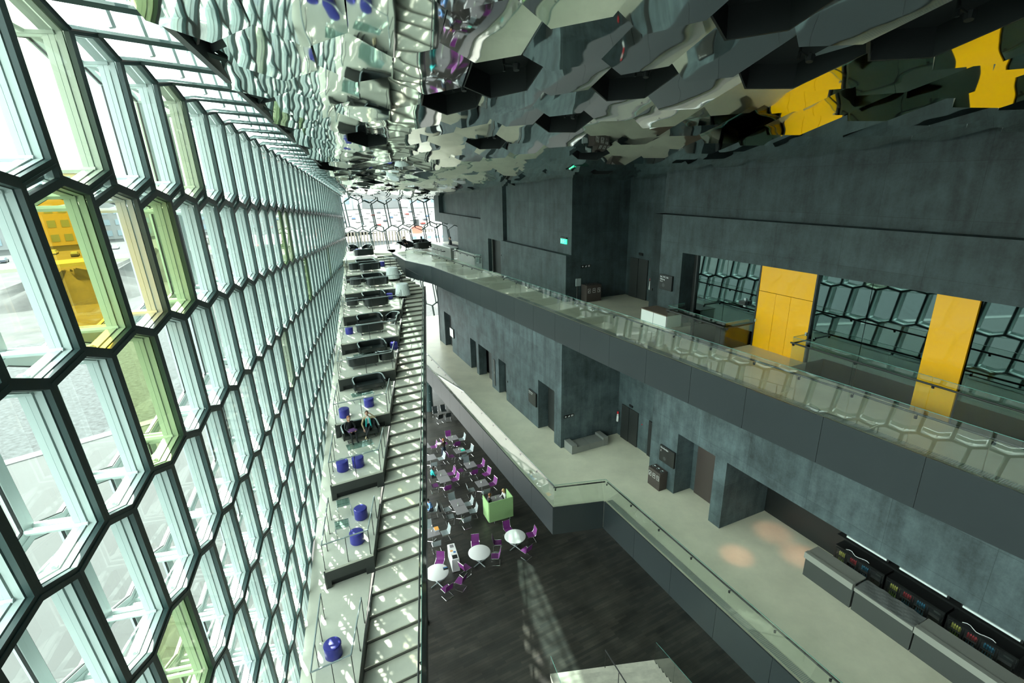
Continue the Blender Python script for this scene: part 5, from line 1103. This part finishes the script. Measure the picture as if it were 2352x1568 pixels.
for i, a in enumerate((('white five-storey block across the car park, nearest the hall front', 256, 0, 17, 16, 24, 'bwhite', 5, 5), ('cream five-storey block seen through the amber pane', 256, 19, 19, 16, 25, 'byel', 5, 5), ('long white low block right of the cream block', 268, 52, 44, 16, 17, 'bwhite', 4, 10), ('grey-roofed white block behind the parked cars', 276, 100, 46, 18, 20, 'bwhite', 4, 9), ('white block at the end of the town front', 262, -26, 30, 16, 22, 'bwhite', 5, 7))): building(*a)
def car_mesh():
    b = MB(); b.prism3([(-2.1, -.85, .3), (2.1, -.85, .3), (2.15, -.85, .75), (1.2, -.85, .85), (-2.1, -.85, .9)], (0, 1.7, 0)); c = MB(); c.prism3([(-2.0, -.75, .88), (1.1, -.75, .85), (.5, -.72, 1.42), (-1.5, -.72, 1.45)], (0, 1.48, 0)); w_ = MB(); 
    return b, c
cb_, cc_ = car_mesh(); wm = MB(); wm.tube([(0, -.12, 0), (0, .12, 0)], .32, 12); wmm = wm.mesh('wheel', 'tyre'); cabm = cc_.mesh('cabin', 'bglass'); bodm = [cb_.mesh('car_body', c) for c in carcol]
def car(p, rz, col, label, group, z=0):
    t = thing('car', label, 'car', (p[0], p[1], z), rz, group); link('body', bodm[col], t); link('cabin', cabm, t)
    for sx in (-1.3, 1.3):
        for sy in (-.78, .78): link('wheel', wmm, t, (sx, sy, .32))
OD = 'first second third fourth fifth sixth seventh eighth ninth tenth eleventh twelfth thirteenth fourteenth fifteenth sixteenth seventeenth eighteenth nineteenth twentieth twenty-first twenty-second'.split()
CN = ('white', 'silver', 'dark', 'red', 'blue')
for i in range(15):
    u = -16 + i * 4.0; c = (0, 2, 1, 0, 2, 3, 0, 1, 2, 0, 4)[i % 11]; p = SC2(205 + (i % 2) * 13, u); car(p, radians(45 + 78), c, '%s car across the road, %s from the near end of the row' % (CN[c], OD[i]), 'cars parked by the road', -.08)
# harbour beyond the far window
P0 = Vector((-60, 195, 0)); HD = Vector((.93, .37, 0)).normalized()
ground('ground_harbour_water', [(-140, 135), (60, 120), (140, 215), (-110, 190)], -1.5, 'water', 'bright harbour water beyond the far window')
qa, qb = Vector((-110, 182, 0)), Vector((60, 218, 0)); ql = (qb - qa).length; qd = (qb - qa) / ql; qn = Vector((-qd.y, qd.x, 0))
ground('ground_quay_far', [tuple((qa)[:2]), tuple(qb[:2]), tuple((qb + qn * 260)[:2]), tuple((qa + qn * 260)[:2])], 2.2, 'pave', 'pale quay across the harbour'); 
qw = struct(link('quay_wall', None), 'timber-piled quay wall across the harbour'); m = MB(); m.box((0, 0, 0), (.5, .5, 3.6)); pm = m.mesh('pile', 'pile')
for i in range(150): p = qa + qd * (ql * (i + .5) / 150) - qn * .3; link('pile', pm, qw, (p.x, p.y, .2))
for r_ in range(5):
    for i in range(18):
        p = qa + qd * (36 + i * 6.2 + r_ * 2.3) + qn * (26 + r_ * 24); c = (0, 1, 0, 3, 0, 2, 0, 4, 0)[(i * 3 + r_ * 2) % 9]; car((p.x, p.y), atan2(qn.y, qn.x) + .1 * (i % 3), c, '%s car on the far quay, %s from the left in row %s' % (CN[c], OD[i], ('one', 'two', 'three', 'four', 'five')[r_]), 'cars parked on the far quay', 2.2)
for i in range(5):
    p = qa + qd * (25 + i * 32) + qn * (185 + 10 * (i % 2)); t = thing('building', ('pale blue-grey harbour shed', 'white harbour warehouse', 'long grey harbour warehouse', 'white harbour office', 'low grey harbour shed')[i] + ' behind the far quay', 'building', (p.x, p.y, 2.2), atan2(qd.y, qd.x)); h = (12, 16, 11, 18, 12)[i]
    m = MB(); m.box((0, 0, h / 2), (26, 14, h)); m.build('walls', ('broof', 'bwhite', 'broof', 'bwhite', 'broof')[i], t); m = MB(); m.prism3([(-13.3, -7.3, h), (-13.3, 7.3, h), (-13.3, 0, h + 2.5)], (26.6, 0, 0)); m.build('roof', 'broof', t)
    for j in range(5): m = MB(); m.box((-10 + j * 5, -7.05, h * .5), (2.6, .2, h * .35)); m.build('window', 'bglass', t)
# ship moored beyond the window
t = thing('ship', 'red and white ship with black funnel moored beyond the far window', 'ship', (-24, 158, -1.5), radians(14))
m = MB(); m.hexa([(-11, -2.6, 0), (10, -2.6, 0), (10, 2.6, 0), (-11, 2.6, 0)], [(-12, -3, 3.4), (13, -1.2, 4.2), (13, 1.2, 4.2), (-12, 3, 3.4)]); m.build('hull', 'hullr', t); m = MB(); m.box((-1, 0, 4.9), (13, 4.6, 2.6)); m.build('deckhouse', 'hullw', t, bev=.1); m = MB(); m.box((3, 0, 7.2), (5, 4, 2.0)); m.build('bridge', 'hullw', t, bev=.1); m = MB(); m.box((-4.5, 0, 7.2), (3, 2.6, 2.4)); m.build('funnel_base', 'hullr', t); m = MB(); m.lathe([(.9, 8.3), (.9, 10.4)], (-4.5, 0, 0), 14); m.build('funnel', 'black', t)
for i in range(5): m = MB(); m.box((-5.5 + i * 2.2, -2.33, 5.1), (1.2, .08, .8)); m.build('window', 'bglass', t)
m = MB(); m.tube([(3, 0, 8), (3, 0, 13)], .12, 6); m.build('mast', 'hullw', t)
for i, (p, c) in enumerate((((-47, 152), 'hullr'), ((-41, 149), 'hullw'))):
    t = thing('boat', ('small orange-red lifeboat moored below the far window', 'small white boat moored below the far window')[i], 'boat', (p[0], p[1], -1.5), .5); m = MB(); m.hexa([(-3, -1, 0), (3, -1, 0), (3, 1, 0), (-3, 1, 0)], [(-3.4, -1.4, 1.5), (4.2, -.4, 1.9), (4.2, .4, 1.9), (-3.4, 1.4, 1.5)]); m.build('hull', c, t); m = MB(); m.box((-.5, 0, 2.3), (2.6, 1.8, 1.6)); m.build('cabin', 'hullw', t, bev=.08)
